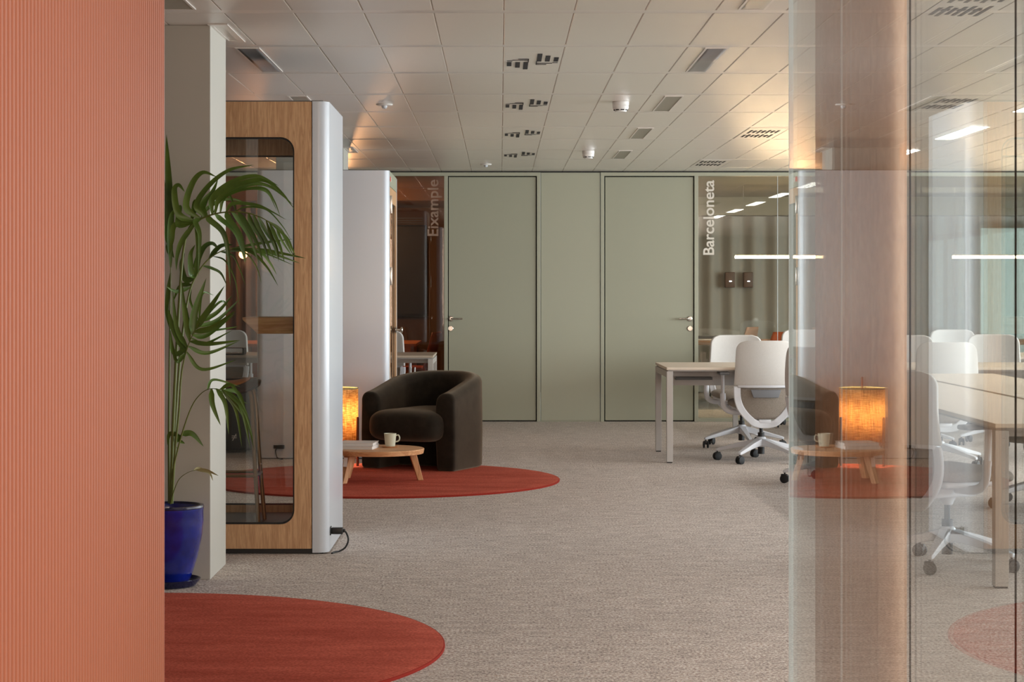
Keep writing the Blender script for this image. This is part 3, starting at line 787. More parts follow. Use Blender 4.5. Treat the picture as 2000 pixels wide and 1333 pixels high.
tag(obj('saucer', MB().lathe([(0.030, 0.0), (0.050, 0.001), (0.058, 0.008), (0.054, 0.008), (0.048, 0.005), (0.001, 0.005)], n=48), 'oak_flat', loc=(cx_, cy_, TZ)),
    'small round wooden saucer beneath the cup', 'saucer')
t = thing('cup', 'pale ceramic cup standing on a wooden saucer', 'cup', (cx_, cy_, TZ+0.005))
obj('cup_body', MB().lathe([(0.028, 0.0), (0.033, 0.003), (0.037, 0.03), (0.042, 0.086), (0.043, 0.090), (0.041, 0.090), (0.039, 0.086), (0.034, 0.03), (0.030, 0.008), (0.001, 0.006)], n=48), 'ceramic', t)
obj('handle', MB().tube(spline([(0.038, 0, 0.075), (0.056, 0, 0.078), (0.064, 0, 0.06), (0.058, 0, 0.040), (0.037, 0, 0.032)], 6), 0.0045, 10), 'ceramic', t)

t = thing('table_lamp', 'glowing woven cylinder lamp with walnut rod legs behind the coffee table', 'lamp', (-1.22, 14.60, 0.013))
LR = 0.166; z0, z1 = 0.142, 0.572
obj('lamp_shade', MB().lathe([(LR, z0), (LR, z1)], n=72, cap=False), 'woven_shade', t, solid=0.003)
obj('shade_rim', MB().lathe([(LR-.002, z1-.004), (LR+.0035, z1-.004), (LR+.0035, z1+.004), (LR-.002, z1+.004), (LR-.002, z1-.004)], n=72, cap=False), 'leaf_dry', t)
obj('shade_rim', MB().lathe([(LR-.002, z0-.004), (LR+.0035, z0-.004), (LR+.0035, z0+.004), (LR-.002, z0+.004), (LR-.002, z0-.004)], n=72, cap=False), 'leaf_dry', t)
for a in (-20, 100, 220):
    a_ = math.radians(a); x, y = (LR+0.013)*math.cos(a_), (LR+0.013)*math.sin(a_)
    obj('leg', MB().tube([(x, y, 0), (x, y, 0.35), (x, y, 0.362)], [0.010, 0.010, 0.006], 12), 'walnut', t)
obj('cross_bar', MB().tube([(-LR-.01, 0, z0+0.03), (LR+.01, 0, z0+0.03)], 0.005).tube([(0, -LR-.01, z0+0.03), (0, LR+.01, z0+0.03)], 0.005), 'walnut', t)
obj('bulb_holder', MB().tube([(0, 0, z0+0.03), (0, 0, 0.22)], 0.008), 'walnut', t)
obj('top_post', MB().tube([(0, 0, 0.50), (0, 0, 0.655)], 0.009, 12).tube([(-LR, 0, 0.50), (LR, 0, 0.50)], 0.003), 'walnut', t)
obj('bulb', MB().lathe([(0.012, 0.22), (0.016, 0.25), (0.034, 0.29), (0.038, 0.32), (0.03, 0.35), (0.002, 0.362)], n=24), 'globe_glow', t)
lp = bpy.data.lights.new('lamp_bulb_light', 'POINT'); lp.energy = 12; lp.color = (1.0, 0.84, 0.60); lp.shadow_soft_size = 0.08
lo = bpy.data.objects.new('lamp_bulb_light', lp); C.objects.link(lo); lo.parent = t; lo.location = (0, 0, 0.39)

# ================================================================== OFFICE CHAIRS (front is +y locally; back faces -y)
def office_chair(label, loc, rotz):
    t = thing('office_chair', label, 'chair', loc, rotz, 'white office chairs at the desks')
    # five star base
    hub_z = 0.14
    base = MB()
    for k in range(5):
        a = math.radians(91 + 72*k)
        c, s = math.cos(a), math.sin(a)
        def q(r, w_, z, zz):
            return [(c*r - s*w_, s*r + c*w_, z), (c*r + s*w_, s*r - c*w_, z), (c*r + s*w_, s*r - c*w_, zz), (c*r - s*w_, s*r + c*w_, zz)]
        base.add(q(0.02, 0.030, 0.125, 0.178) + q(0.18, 0.022, 0.102, 0.138) + q(0.330, 0.016, 0.072, 0.096) + q(0.352, 0.012, 0.070, 0.088),
                 [(0,1,2,3)] + [f for i in (0, 4, 8) for f in ((i, i+4, i+5, i+1), (i+1, i+5, i+6, i+2), (i+2, i+6, i+7, i+3), (i+3, i+7, i+4, i))] + [(12, 15, 14, 13)])
    base.lathe([(0.036, 0.11), (0.042, 0.13), (0.040, 0.175), (0.030, 0.188)], n=24)
    obj('star_base', base, 'chair_shell', t, smooth=40, bevel=0.004)
    for k in range(5):
        a = math.radians(91 + 72*k); x, y = 0.340*math.cos(a), 0.340*math.sin(a)
        M_ = Matrix.Translation((x, y, 0)) @ Matrix.Rotation(a + (0.5, -0.9, 1.3, 0.3, -0.4)[k], 4, 'Z')
        Mr = M_ @ Matrix.Translation((0, 0, 0.030)) @ Matrix.Rotation(PI/2, 4, 'Y')
        wh = MB()
        for o_ in (-0.024, 0.009):
            wh.add(*(lambda m_: (m_.v, m_.f))(MB().lathe([(0.022, o_), (0.030, o_+0.003), (0.030, o_+0.012), (0.022, o_+0.015)], n=20).xf(Mr)))
        cs = obj('castor', wh, 'black_rubber', t)
        obj('castor_fork', MB().rbox(-0.012, 0.012, -0.026, 0.018, 0.030, 0.062, 0.005).tube([(0, 0, 0.05), (0, 0, 0.078)], 0.006).xf(M_), 'black_plastic', cs)
    obj('gas_lift', MB().tube([(0, 0, 0.055), (0, 0, 0.22)], 0.026, 16).tube([(0, 0, 0.21), (0, 0, 0.34)], 0.014, 14), 'black_plastic', t)
    obj('mechanism', MB().rbox(-0.085, 0.085, -0.16, 0.12, 0.33, 0.385, 0.018).tube([(0, 0, 0.29), (0, 0, 0.345)], [0.024, 0.05], 16)
        .rbox(-0.05, 0.05, -0.215, -0.13, 0.300, 0.335, 0.012), 'chair_shell', t)
    # seat
    def seat(u, v):
        a = -PI/2+PI*v; th = 2*PI*u
        f = lambda w_, e: math.copysign(abs(w_)**e, w_)
        x = 0.245*f(math.cos(a), 0.3)*f(math.cos(th), 0.5); y = 0.235*f(math.cos(a), 0.3)*f(math.sin(th), 0.5)
        z = 0.036*f(math.sin(a), 0.8)
        z -= 0.03*max(0, (y-0.08)/0.15)**2
        return (x, y+0.03, 0.445+z)
    obj('seat', MB().grid(seat, 40, 14), 'chair_mesh', t, smooth=60)
    obj('seat_pan', MB().rbox(-0.20, 0.20, -0.17, 0.20, 0.388, 0.418, 0.014), 'chair_shell', t)
    # backrest: upper fabric shell, lower loop frame
    def by(z):   # sagittal profile of the back: y of surface at height z
        u = (z-0.30)/0.63
        return -0.215 - 0.055*math.sin(u*PI*0.9) - 0.055*u
    def halfw(z):
        if z > 0.58: return 0.235 - 0.020*((z-0.58)/0.35)
        u = (0.58-z)/0.30
        return 0.235 - 0.172*(min(1, u)**2.8)
    def surf(x, z, off=0):
        return Vector((x, by(z) + 0.055*(x/0.21)**2 + off, z))
    def pad(z0, z1, th, rc, inset=0.0, off=0):
        out = []
        nu, nv = 14, 14
        def fn(u, v):
            z = z0+(z1-z0)*v
            hw = halfw(z)-inset
            # round the top corners
            d = (z - (z1-rc))/rc
            if d > 0: hw -= rc*(1-math.sqrt(max(0, 1-d*d)))
            return tuple(surf(hw*(2*u-1), z, off))
        m_ = MB(); return m_.grid(fn, nu, 22)
    o_ = obj('backrest', pad(0.592, 0.93, 0.03, 0.075), 'chair_fabric', t, smooth=60, solid=0.024, bevel=0)
    md = o_.modifiers.new('b', 'BEVEL'); md.width = 0.008; md.segments = 3; md.limit_method = 'ANGLE'; md.angle_limit = 1.0
    # lower loop : tube with flattened section following outline, both sides and top rail
    path = []
    zs = [0.585, 0.54, 0.49, 0.44, 0.40, 0.36, 0.33, 0.305]
    left = [surf(-halfw(z)+0.022, z) for z in zs]; right = [surf(halfw(z)-0.022, z) for z in reversed(zs)]
    lp_ = spline(left + [Vector((-0.03, by(0.29)+0.01, 0.293)), Vector((0.03, by(0.29)+0.01, 0.293))] + right, 3)
    fr_ = MB(); vs = []; m2 = len(lp_)
    # ribbon frame
    for i, p in enumerate(lp_):
        tg = (lp_[min(i+1, m2-1)]-lp_[max(0, i-1)]).normalized(); nn = Vector((0, 1, 0)); w_ = tg.cross(nn).normalized()*0.027
        vs += [p - w_ + nn*0.010, p + w_ + nn*0.010, p + w_ - nn*0.010, p - w_ - nn*0.010]
    fs = [(0,1,2,3), (4*m2-1, 4*m2-2, 4*m2-3, 4*m2-4)]
    for i in range(m2-1):
        for k in range(4): fs.append((4*i+k, 4*i+(k+1) % 4, 4*i+4+(k+1) % 4, 4*i+4+k))
    fr_.add(vs, fs)
    tr = [surf(0.21*(2*i/12-1), 0.590) for i in range(13)]
    vs = []
    for p in tr: vs += [p+Vector((0, 0.010, -0.016)), p+Vector((0, 0.010, 0.012)), p+Vector((0, -0.012, 0.012)), p+Vector((0, -0.012, -0.016))]
    fs = [(0,1,2,3), (51, 50, 49, 48)]
    for i in range(12):
        for k in range(4): fs.append((4*i+k, 4*i+(k+1) % 4, 4*i+4+(k+1) % 4, 4*i+4+k))
    fr_.add(vs, fs)
    obj('back_frame', fr_, 'chair_shell', t, smooth=45, bevel=0.006)
    obj('back_mesh', MB().grid(lambda u, v: tuple(surf((halfw(0.35+0.225*v)-0.03)*(2*u-1), 0.335+0.24*v, 0.012)), 12, 10), 'chair_mesh', t, smooth=60, solid=0.006)
    obj('lumbar_plate', MB().add([surf(-0.115, 0.560, -0.004), surf(0.115, 0.560, -0.004), surf(0.095, 0.500, -0.016), surf(-0.095, 0.500, -0.016)], [(0, 1, 2, 3)]), 'chair_grey', t, solid=0.012, bevel=0.003)
    for s in (-1, 1):
        ar = MB().tube(spline([(s*0.10, -0.03, 0.375), (s*0.23, -0.03, 0.38), (s*0.288, -0.02, 0.42), (s*0.295, -0.01, 0.52)], 5), [0.016]*16, 10, flat=1.4)
        ar.tube([(s*0.295, -0.01, 0.51), (s*0.295, -0.005, 0.655), (s*0.295, 0.0, 0.668)], [0.013, 0.013, 0.022], 10, flat=1.3)
        a_ = obj('armrest', ar, 'chair_shell', t, smooth=50)
        obj('arm_pad', MB().rbox(s*0.295-0.040, s*0.295+0.040, -0.16, 0.05, 0.666, 0.690, 0.010), 'chair_grey', a_)
    return t
G = 'white office chairs at the desks'
c0 = office_chair('white office chair with its back turned, left side of the white desk, fully visible', ((1486.5-CX)*15.12/F, 15.12, 0), math.radians(0))
dup(c0, (2.02, 16.50, 0), math.radians(184), 'white office chair facing forward behind the left end of the white desk')
dup(c0, (2.96, 18.95, 0), math.radians(180), 'white office chair in the far row, cut by the glass edge')
dup(c0, (3.43, 16.45, 0), math.radians(176), 'white office chair behind the desk, just right of the curtain')
dup(c0, (4.39, 18.9, 0), math.radians(180), 'white office chair in the far row, tallest top edge through the glass')
dup(c0, (4.23, 16.75, 0), math.radians(175), 'white office chair seen through the glass at the far right')
dup(c0, (3.27, 14.68, 0), math.radians(0), 'white office chair with its back turned beyond the cream desk bench')
dup(c0, (2.12, 9.35, 0), math.radians(-63), 'nearest white office chair, seen from the side at the cream desk bench')
dup(c0, (2.27, 13.35, 0), math.radians(-60), 'white office chair side-on behind the glass edge, left of the curtain')
dup(c0, (3.30, 11.9, 0), math.radians(100), 'white office chair under the far side of the cream desk bench')
dup(c0, (-1.14, 18.5, 0), math.radians(180), 'white office chair behind the grey desk, next to the white booth')
dup(c0, (-2.66, 18.7, 0), math.radians(178), 'pale office chair seen through the oak booth window')

# ================================================================== DESKS
def desk(name, label, x0, x1, y0, y1, ztop=0.725, lw=0.047, split=None, tray=True, topmat='desk_white', metal='desk_metal', group=None, mid=False):
    cx, cy = (x0+x1)/2, (y0+y1)/2
    t = thing(name, label, 'desk', (cx, cy, 0), 0, group)
    hx, hy = (x1-x0)/2, (y1-y0)/2
    if split is None:
        obj('desktop', MB().box(-hx, hx, -hy, hy, ztop-0.019, ztop), topmat, t, smooth=0, bevel=0.002)
    else:
        s = split-cx
        obj('desktop', MB().box(-hx, s-0.02, -hy, hy, ztop-0.019, ztop), topmat, t, smooth=0, bevel=0.002)
        obj('desktop', MB().box(s+0.02, hx, -hy, hy, ztop-0.019, ztop), topmat, t, smooth=0, bevel=0.002)
        obj('cable_channel', MB().box(s-0.06, s+0.06, -hy+0.05, hy-0.05, ztop-0.10, ztop-0.085), 'steel_grey', t, smooth=0)
    xs = [-hx, hx-lw] + ([-lw/2] if mid else [])
    for x in xs:
        for y in (-hy, hy-lw):
            lg = obj('leg', MB().box(x, x+lw, y, y+lw, 0.008, ztop-0.030), metal, t, smooth=0, bevel=0.002)
            obj('foot', MB().box(x+0.004, x+lw-0.004, y+0.004, y+lw-0.004, 0, 0.010), 'black_plastic', lg, smooth=0)
        q_ = 0 if split is None else (0.38 if x < 0 else -0.38)
        obj('side_beam', MB().box(x+q_+0.002, x+q_+lw-0.002, -hy+lw, hy-lw, ztop-0.030-lw, ztop-0.030), metal, t, smooth=0)
    obj('rail', MB().box(-hx+lw, hx-lw, -hy+0.26, -hy+0.30, ztop-0.075, ztop-0.028).box(-hx+lw, hx-lw, hy-0.30, hy-0.26, ztop-0.075, ztop-0.028)
        .box(-hx+0.01, hx-0.01, -hy+0.03, hy-0.03, ztop-0.030, ztop-0.019), metal, t, smooth=0)
    if tray:
        obj('cable_tray', MB().box(-hx+0.08, -hx+0.36, -hy+0.12, -hy+0.24, ztop-0.10, ztop-0.080), 'black_plastic', t, smooth=0)
        obj('screen_beam', MB().box(-hx+lw, hx-lw, -0.05, 0.05, ztop-0.16, ztop-0.08), metal, t, smooth=0)
    return t
desk('office_desk', 'long white desk with square grey legs in front of the green doors', 1.262, 4.85, 14.94, 16.04, 0.725, group=None, mid=True)
desk('office_desk', 'white desk in the rear row nearest the meeting room glass', 2.2, 5.6, 17.3, 18.68, 0.725)
desk('bench_desk', 'cream double desk bench behind the glass, close at the right', 2.165, 3.475, 8.62, 13.9, 0.722, lw=0.060, split=2.82, topmat='desk_white', tray=False)
desk('office_desk', 'grey desk behind the white booth with cables hanging below', -3.0, -0.592, 17.4, 18.4, 0.735, topmat='desk_edge', tray=False)
for k, (x, dx) in enumerate(((-0.80, 0.05), (-0.765, 0.06))):
    tag(obj('hanging_cable', MB().tube(spline([(x, 17.70, 0.62), (x-0.01, 17.69, 0.52), (x-0.05, 17.68, 0.42), (x-0.14, 17.68, 0.33), (x-0.16-dx, 17.7, 0.01)], 6), 0.006, 8), 'white_plastic'),
        ('left' if k == 0 else 'right') + ' of the two white cables hanging under the grey desk', 'cable')
# perforated desk tray and black case seen through the booth
t = thing('desk_tray', 'dark perforated tray on the grey desk behind the oak booth', 'tray', (-2.45, 17.62, 0.735))
obj('tray_body', MB().frame(rrect(-0.17, 0.17, 0, 0.065, 0.01, 3), rrect(-0.155, 0.155, 0.012, 0.060, 0.006, 3), -0.08, 0.08), 'black_plastic', t)
for k in range(9):
    obj('stud', MB().lathe([(0.006, 0), (0.006, 0.003)], n=10).xf(Matrix.Translation((-0.12+k*0.03, -0.081, 0.045 if k % 2 else 0.025)) @ Matrix.Rotation(PI/2, 4, 'X')), 'label_white', t)
t = thing('black_case', 'black case with a small white mark behind the oak booth', 'case', (-2.18, 16.0, 0))
obj('case_body', MB().rbox(-0.24, 0.24, -0.14, 0.14, 0.02, 0.60, 0.03), 'black_plastic', t)
obj('case_mark', MB().box(0.02, 0.06, -0.1415, -0.139, 0.12, 0.126).box(0.02, 0.06, -0.1415, -0.139, 0.135, 0.141).add([(0.022,-0.1412,0.10),(0.030,-0.1412,0.10),(0.06,-0.1412,0.155),(0.052,-0.1412,0.155)], [(0,1,2,3)]), 'label_white', t, smooth=0)

# ================================================================== CURTAINS
def curtain_mesh(path_fn, n, z0, z1, nz=6):
    return MB().grid(lambda u, v: (*path_fn(u), z0+(z1-z0)*v), n, nz)
def drape_path(u):
    # folds from the far end toward the camera, then one broad fold turning outward
    if u < 0.84:
        q = u/0.84
        y = 4.95 - 0.82*q
        ph = 2*PI*(8.0*q**0.8)
        return (0.808 + 0.022*math.sin(ph)*(1-0.4*q) - 0.012*q, y)
    q = (u-0.84)/0.16
    x0, y0 = 0.790, 4.13
    return (x0 + 0.058*q, y0 - 0.030*math.sin(PI*min(1, q*1.1)*0.8))
tag(obj('drape', curtain_mesh(drape_path, 260, 0.01, CEIL-0.01, 2), 'drape', smooth=80, solid=0.003), 'beige floor-length drape hanging just behind the glass partition', 'curtain')
def wavy(x0, x1, y, per_, amp, n_wave=None):
    return lambda u: (x0+(x1-x0)*u, y + amp*math.sin(2*PI*(x1-x0)*u/per_ + 0.8*math.sin(u*17)))
tag(obj('sheer_curtain', curtain_mesh(wavy(2.0, 9.0, 25.1, 0.26, 0.05), 420, 0.02, 2.26, 1), 'sheer_curtain', smooth=80), 'pale sheer curtain along the rear of the right meeting room', 'curtain')
tag(obj('brown_curtain', curtain_mesh(wavy(-3.6, -2.0, 23.2, 0.13, 0.035), 260, 0.02, 2.40, 1), 'brown_curtain', smooth=80), 'brown pleated curtain seen through the oak booth window', 'curtain')

# ================================================================== RIGHT MEETING ROOM contents
def pendant(x0, x1, Y, z, label):
    t = thing('linear_pendant', label, 'pendant light', ((x0+x1)/2, Y, z), 0, 'glowing linear pendants in the meeting room')
    h = (x1-x0)/2
    obj('housing', MB().box(-h, h, -0.012, 0.012, 0.014, 0.024), 'steel_grey', t, smooth=0)
    obj('light_tube', MB().box(-h+0.004, h-0.004, -0.014, 0.014, -0.016, 0.014), 'pendant_glow', t, smooth=0)
    for s in (-0.8, 0.8):
        obj('wire', MB().tube([(s*h, 0, 0.02), (s*h, 0, CEIL-z)], 0.0015, 6), 'steel_grey', t)
YP = 22.4
pendant(X(1435, YP), X(1605, YP), YP, Z(502, YP), 'glowing warm linear pendant left of the curtain, above the meeting table')
pendant(X(1860, YP), X(2030, YP), YP, Z(502, YP), 'glowing warm linear pendant at the right, seen through the glass')
# meeting table
t = thing('meeting_table', 'pale meeting table behind the right hand meeting room glass', 'table', (4.0, 22.6, 0))
obj('tabletop', MB().rbox(-2.0, 2.4, -0.6, 0.9, 0.705, 0.735, 0.01), 'shell_brown', t)
obj('leg', MB().box(-1.9, -1.84, -0.5, 0.8, 0, 0.705), 'steel_grey', t, smooth=0)
obj('leg', MB().box(2.24, 2.3, -0.5, 0.8, 0, 0.705), 'steel_grey', t, smooth=0)
def shell_chair(label, loc, rz, m_, group=None):
    t = thing('shell_chair', label, 'chair', loc, rz, group)
    def fn(u, v):
        if v < 0.5:
            q = v/0.5; y = 0.22 - 0.42*q; z = 0.45 + 0.02*math.sin(PI*q); hw = 0.22
        else:
            q = (v-0.5)/0.5; y = -0.20 - 0.10*q; z = 0.45 + 0.42*q; hw = 0.22 - 0.05*q**3
        return ((2*u-1)*hw, y + 0.05*(2*u-1)**2*(1 if v > 0.5 else 0), z + 0.03*(2*u-1)**2*(1 if v < 0.5 else 0))
    obj('shell', MB().grid(fn, 12, 20), m_, t, smooth=50, solid=0.014)
    for sx in (-1, 1):
        for sy in (-1, 1):
            obj('leg', MB().tube([(sx*0.12, sy*0.12, 0.45), (sx*0.22, sy*0.22, 0)], 0.011, 8), 'black_plastic', t)
    return t
s0 = shell_chair('brown shell chair at the meeting table, left of the two side by side', (2.85, 24.1, 0), math.radians(60), 'shell_brown', 'brown shell chairs at the meeting table')
dup(s0, (3.62, 24.0, 0), math.radians(62), 'brown shell chair at the meeting table, right of the two side by side')
shell_chair('orange shell chair peeking between white office chairs', (2.93, 20.7, 0), math.radians(150), 'shell_orange')
t = thing('laptop', 'open laptop lying on the pale meeting table', 'laptop', (2.45, 22.9, 0.735))
obj('keyboard_base', MB().rbox(-0.17, 0.17, -0.12, 0.12, 0, 0.014, 0.003), 'desk_metal', t)
obj('screen', MB().rbox(-0.17, 0.17, 0.12, 0.126, 0.012, 0.05, 0.002), 'screen_dark', t)
t = thing('desk_organiser', 'small dark organiser box on the pale meeting table', 'box', (2.20, 23.2, 0.735))
obj('tray', MB().rbox(-0.09, 0.09, -0.09, 0.09, 0, 0.07, 0.008), 'black_plastic', t)
obj('pen', MB().tube([(0.02, 0, 0.06), (0.03, 0, 0.15)], 0.005), 'steel_grey', t)
# wall devices and door: reflections in the glass, built as solid objects
for k, (a, b_) in enumerate(((1416, 1435), (1452, 1470))):
    t = thing('reflected_panel', 'reflection of a dark control panel, %s of the pair below the pendant' % ('left' if k == 0 else 'right'), 'control panel', (X((a+b_)/2, 25.0), 24.98, Z(547, 25.0)), 0, 'reflected dark control panels')
    hw = (b_-a)/2*25/F; hh = 15*25/F
    obj('casing', MB().rbox(-hw, hw, -0.012, 0.10, -hh, hh, 0.008), 'stool_brown', t)
    obj('indicator', MB().box(-0.012, 0.020, -0.014, -0.011, -0.025, -0.012), 'device_led', t, smooth=0)
d = sempty('door_3', label='reflection of a plain grey door, built behind the sheer curtain')
obj('door_leaf', MB().box(X(1480, 25.3), X(1620, 25.3), 25.36, 25.402, 0, 2.16), 'room_grey', d, smooth=0)
obj('handle', MB().tube([(X(1490, 25.3), 25.3, 1.08), (X(1508, 25.3), 25.3, 1.08)], 0.012).tube([(X(1490, 25.3), 25.37, 1.08), (X(1490, 25.3), 25.3, 1.08)], 0.012), 'chrome', d)

# ================================================================== LEFT MEETING ROOM contents
t = thing('wall_screen', 'large dark screen behind the brown glass', 'screen', (-1.35, 24.86, 1.42))
obj('bezel', MB().rbox(-0.95, 0.42, -0.03, 0.03, -0.44, 0.72, 0.01), 'screen_dark', t)
obj('panel', MB().box(-0.93, 0.40, -0.034, -0.029, -0.40, 0.70), 'black_plastic', t, smooth=0)
t = thing('wooden_table', 'orange lit wooden meeting table behind the brown glass', 'table', (-1.95, 22.3, 0))
obj('tabletop', MB().rbox(-1.0, 1.03, -0.8, 0.8, 0.70, 0.73, 0.005), 'table_orange', t)
for sx in (-0.95, 0.90):
    for sy in (-0.76, 0.69):
        obj('leg', MB().box(sx, sx+0.07, sy, sy+0.07, 0, 0.70), 'table_orange', t, smooth=0)
shell_chair('orange shell chair at the wooden table beside the left green door', (-0.93, 21.0, 0), math.radians(80), 'shell_orange')
shell_chair('dark olive shell chair at the far end of the wooden table', (-1.35, 24.2, 0), math.radians(180), 'room_brown')
t = thing('air_grille', 'slatted air grille high on the brown wall behind glass', 'air vent', (-1.2, 24.88, 2.18))
for k in range(4):
    obj('slat', MB().box(-0.25, 0.22, -0.02, 0.0, -0.05+0.03*k, -0.035+0.03*k), 'steel_grey', t, smooth=0)
t = thing('globe_pendant', 'small glowing globe pendant seen through the oak booth', 'pendant light', P(475, 497, 22.6))
obj('globe', MB().lathe([(max(0.001, 0.05*math.cos(PI*(k/12-0.5))), 0.05*math.sin(PI*(k/12-0.5))) for k in range(13)], n=32), 'globe_glow', t, smooth=80)
obj('wire', MB().tube([(0, 0, 0.05), (0, 0, CEIL-P(475, 497, 22.6).z)], 0.002, 6), 'black_plastic', t)
for (nm, x, y, e, c) in (('globe_light', -2.87, 22.5, 5, (1.0, 0.5, 0.25)), ('meeting_warm_light', -1.9, 22.3, 42, (1.0, 0.64, 0.38))):
    l = bpy.data.lights.new(nm, 'POINT'); l.energy = e; l.color = c; l.shadow_soft_size = 0.08
    o = bpy.data.objects.new(nm, l); C.objects.link(o); o.location = (x, y, 1.62 if nm == 'globe_light' else 2.2)
area('meeting_room_light', (4.5, 22.3, 2.45), (0, 0, 0), 4.0, 1.2, 22, (1.0, 0.88, 0.72))

# ================================================================== POTTED PALM
PY = 8.70
pc = Vector((-1.462, 8.705, 0))
palm = thing('potted_palm', 'kentia palm in a glossy blue pot in front of the column', 'plant', tuple(pc))
obj('pot', MB().lathe([(0.075, 0.018), (0.088, 0.022), (0.104, 0.06), (0.128, 0.14), (0.146, 0.23), (0.150, 0.29), (0.149, 0.335), (0.152, 0.345), (0.150, 0.356), (0.138, 0.357), (0.134, 0.345), (0.132, 0.31)], n=64, cap=False), 'blue_glaze', palm)
obj('pot_rim', MB().lathe([(0.150, 0.343), (0.1535, 0.350), (0.151, 0.358), (0.137, 0.359), (0.133, 0.350)], n=64, cap=False), 'blue_rim', palm)
obj('saucer', MB().lathe([(0.095, 0.0), (0.115, 0.003), (0.134, 0.026), (0.138, 0.034), (0.132, 0.035), (0.118, 0.022), (0.10, 0.018), (0.001, 0.018)], n=64), 'blue_rim', palm)
obj('soil', MB().lathe([(0.134, 0.328), (0.09, 0.334), (0.04, 0.338), (0.001, 0.338)], n=40), 'soil', palm)

def leaflet(mb, ctl, w0, face=None, sub=4):
    pts = spline(ctl, 7 if len(ctl) > 3 else 8)
    n = len(pts)-1
    vs = []
    for i, p in enumerate(pts):
        t_ = i/n
        tg = (pts[min(i+1, n)]-pts[max(i-1, 0)]).normalized()
        side = tg.cross(face if face is not None else Vector((0, -1, 0)))
        if side.length < 1e-4: side = Vector((1, 0, 0))
        side.normalize(); nrm = side.cross(tg).normalized()
        wd = 1.05*w0*(0.30 + 0.70*min(1, t_*5))*max(0, 1-t_**2.6)**0.9
        vs += [p - side*wd + nrm*wd*0.25, p - nrm*wd*0.15, p + side*wd + nrm*wd*0.25]
    fs = []
    for i in range(n):
        a = 3*i; fs += [(a, a+1, a+4, a+3), (a+1, a+2, a+5, a+4)]
    mb.add(vs, fs)
rnd = random.Random(3)
def frond(stem_px, leaves, d0, d1, name='frond', sr=0.006, m_='leaf'):
    """stem_px: pixels the midrib passes, from soil to tip; leaves: (fraction along midrib, mid px, tip px, half width m, depth shift)"""
    n = len(stem_px); pts = []
    for i, (x, y) in enumerate(stem_px):
        t_ = i/(n-1); pts.append(P(x, y, PY + d0 + (d1-d0)*t_))
    sp = spline(pts, 8)
    rad = [sr*(1-0.8*i/(len(sp)-1)) for i in range(len(sp))]
    M_ = Matrix.Translation(-pc)
    st = obj('stem', MB().tube(sp, rad, 8).xf(M_), 'stem_green', palm, smooth=60)
    mb = MB()
    for (f, mid, tip, w_, dz) in leaves:
        p0 = sp[min(len(sp)-1, int(round(f*(len(sp)-1))))]
        Y0 = p0.y
        mids = mid if isinstance(mid[0], tuple) else (mid,)
        ctl = [p0] + [P(q[0], q[1], Y0 + dz*(k+1)/(len(mids)+1)) for k, q in enumerate(mids)] + [P(tip[0], tip[1], Y0 + dz)]
        leaflet(mb, ctl, w_, face=Vector((rnd.uniform(-0.35, 0.35), -1, rnd.uniform(-0.1, 0.6))).normalized())
    obj(name, mb.xf(M_), m_, st, smooth=80)
# 1: big upper frond arching right
frond([(334, 984), (337, 860), (343, 720), (350, 590), (358, 490), (370, 445), (392, 428), (430, 416), (475, 415), (512, 426), (540, 446)],
      [(0.56, ((350, 420), (341, 375), (349, 362)), (361, 375), 0.015, -0.05), (0.58, ((349, 440), (352, 405)), (345, 412), 0.012, 0.05),
       (0.60, ((364, 405), (375, 360), (396, 337)), (424, 346), 0.014, -0.08), (0.62, ((385, 400), (410, 362), (448, 333)), (496, 322), 0.015, -0.05),
       (0.64, ((395, 400), (415, 375)), (426, 350), 0.013, 0.05), (0.66, ((415, 388), (450, 358), (500, 344)), (546, 364), 0.013, -0.10),
       (0.68, ((430, 384), (470, 360), (515, 352), (548, 375)), (576, 410), 0.012, -0.12), (0.70, ((440, 380), (490, 360), (530, 366)), (575, 402), 0.010, 0.0),
       (0.68, ((430, 392), (470, 372), (515, 368), (535, 392)), (548, 425), 0.007, -0.05), (0.70, ((440, 385), (480, 370), (520, 375)), (541, 412), 0.007, 0.06),
       (0.62, ((400, 412), (430, 392), (460, 390)), (485, 400), 0.008, 0.06), (0.60, ((408, 385),), (418, 405), 0.005, 0.05), (0.66, ((440, 376), (455, 395)), (462, 418), 0.006, 0.05),
       (0.72, ((455, 398), (495, 400), (520, 408)), (560, 430), 0.008, -0.05), (0.76, ((480, 405), (520, 410), (550, 440)), (569, 470), 0.004, -0.03),
       (0.98, ((560, 465), (570, 485)), (577, 500), 0.006, -0.03), (0.92, ((548, 450), (562, 478)), (574, 502), 0.007, 0.02), (1.0, ((550, 470),), (570, 500), 0.006, 0.05),
       (0.95, ((538, 462), (548, 485)), (556, 514), 0.008, -0.05), (0.92, ((530, 460), (541, 485)), (545, 508), 0.007, 0.06),
       (0.88, ((518, 450), (533, 475)), (545, 512), 0.009, 0.02), (0.85, ((505, 445), (522, 475)), (536, 508), 0.009, -0.02), (0.82, ((492, 438), (512, 470)), (527, 512), 0.010, 0.05),
       (0.78, ((480, 435), (502, 475)), (515, 515), 0.010, -0.06), (0.75, ((468, 432), (488, 465)), (508, 520), 0.011, 0.04), (0.72, ((448, 430), (470, 462)), (481, 512), 0.013, -0.05),
       (0.68, ((430, 428), (458, 452), (472, 485)), (479, 516), 0.012, 0.03), (0.64, ((410, 430), (436, 455), (446, 500)), (450, 560), 0.013, -0.02), (0.60, ((382, 435), (390, 462)), (387, 540), 0.012, -0.06),
       (0.58, ((356, 470), (346, 500)), (344, 530), 0.011, 0.04), (0.62, ((385, 395), (378, 415)), (372, 440), 0.015, 0.09), (0.56, ((342, 440), (336, 470)), (330, 500), 0.012, 0.07)], 0.0, -0.30, sr=0.008)
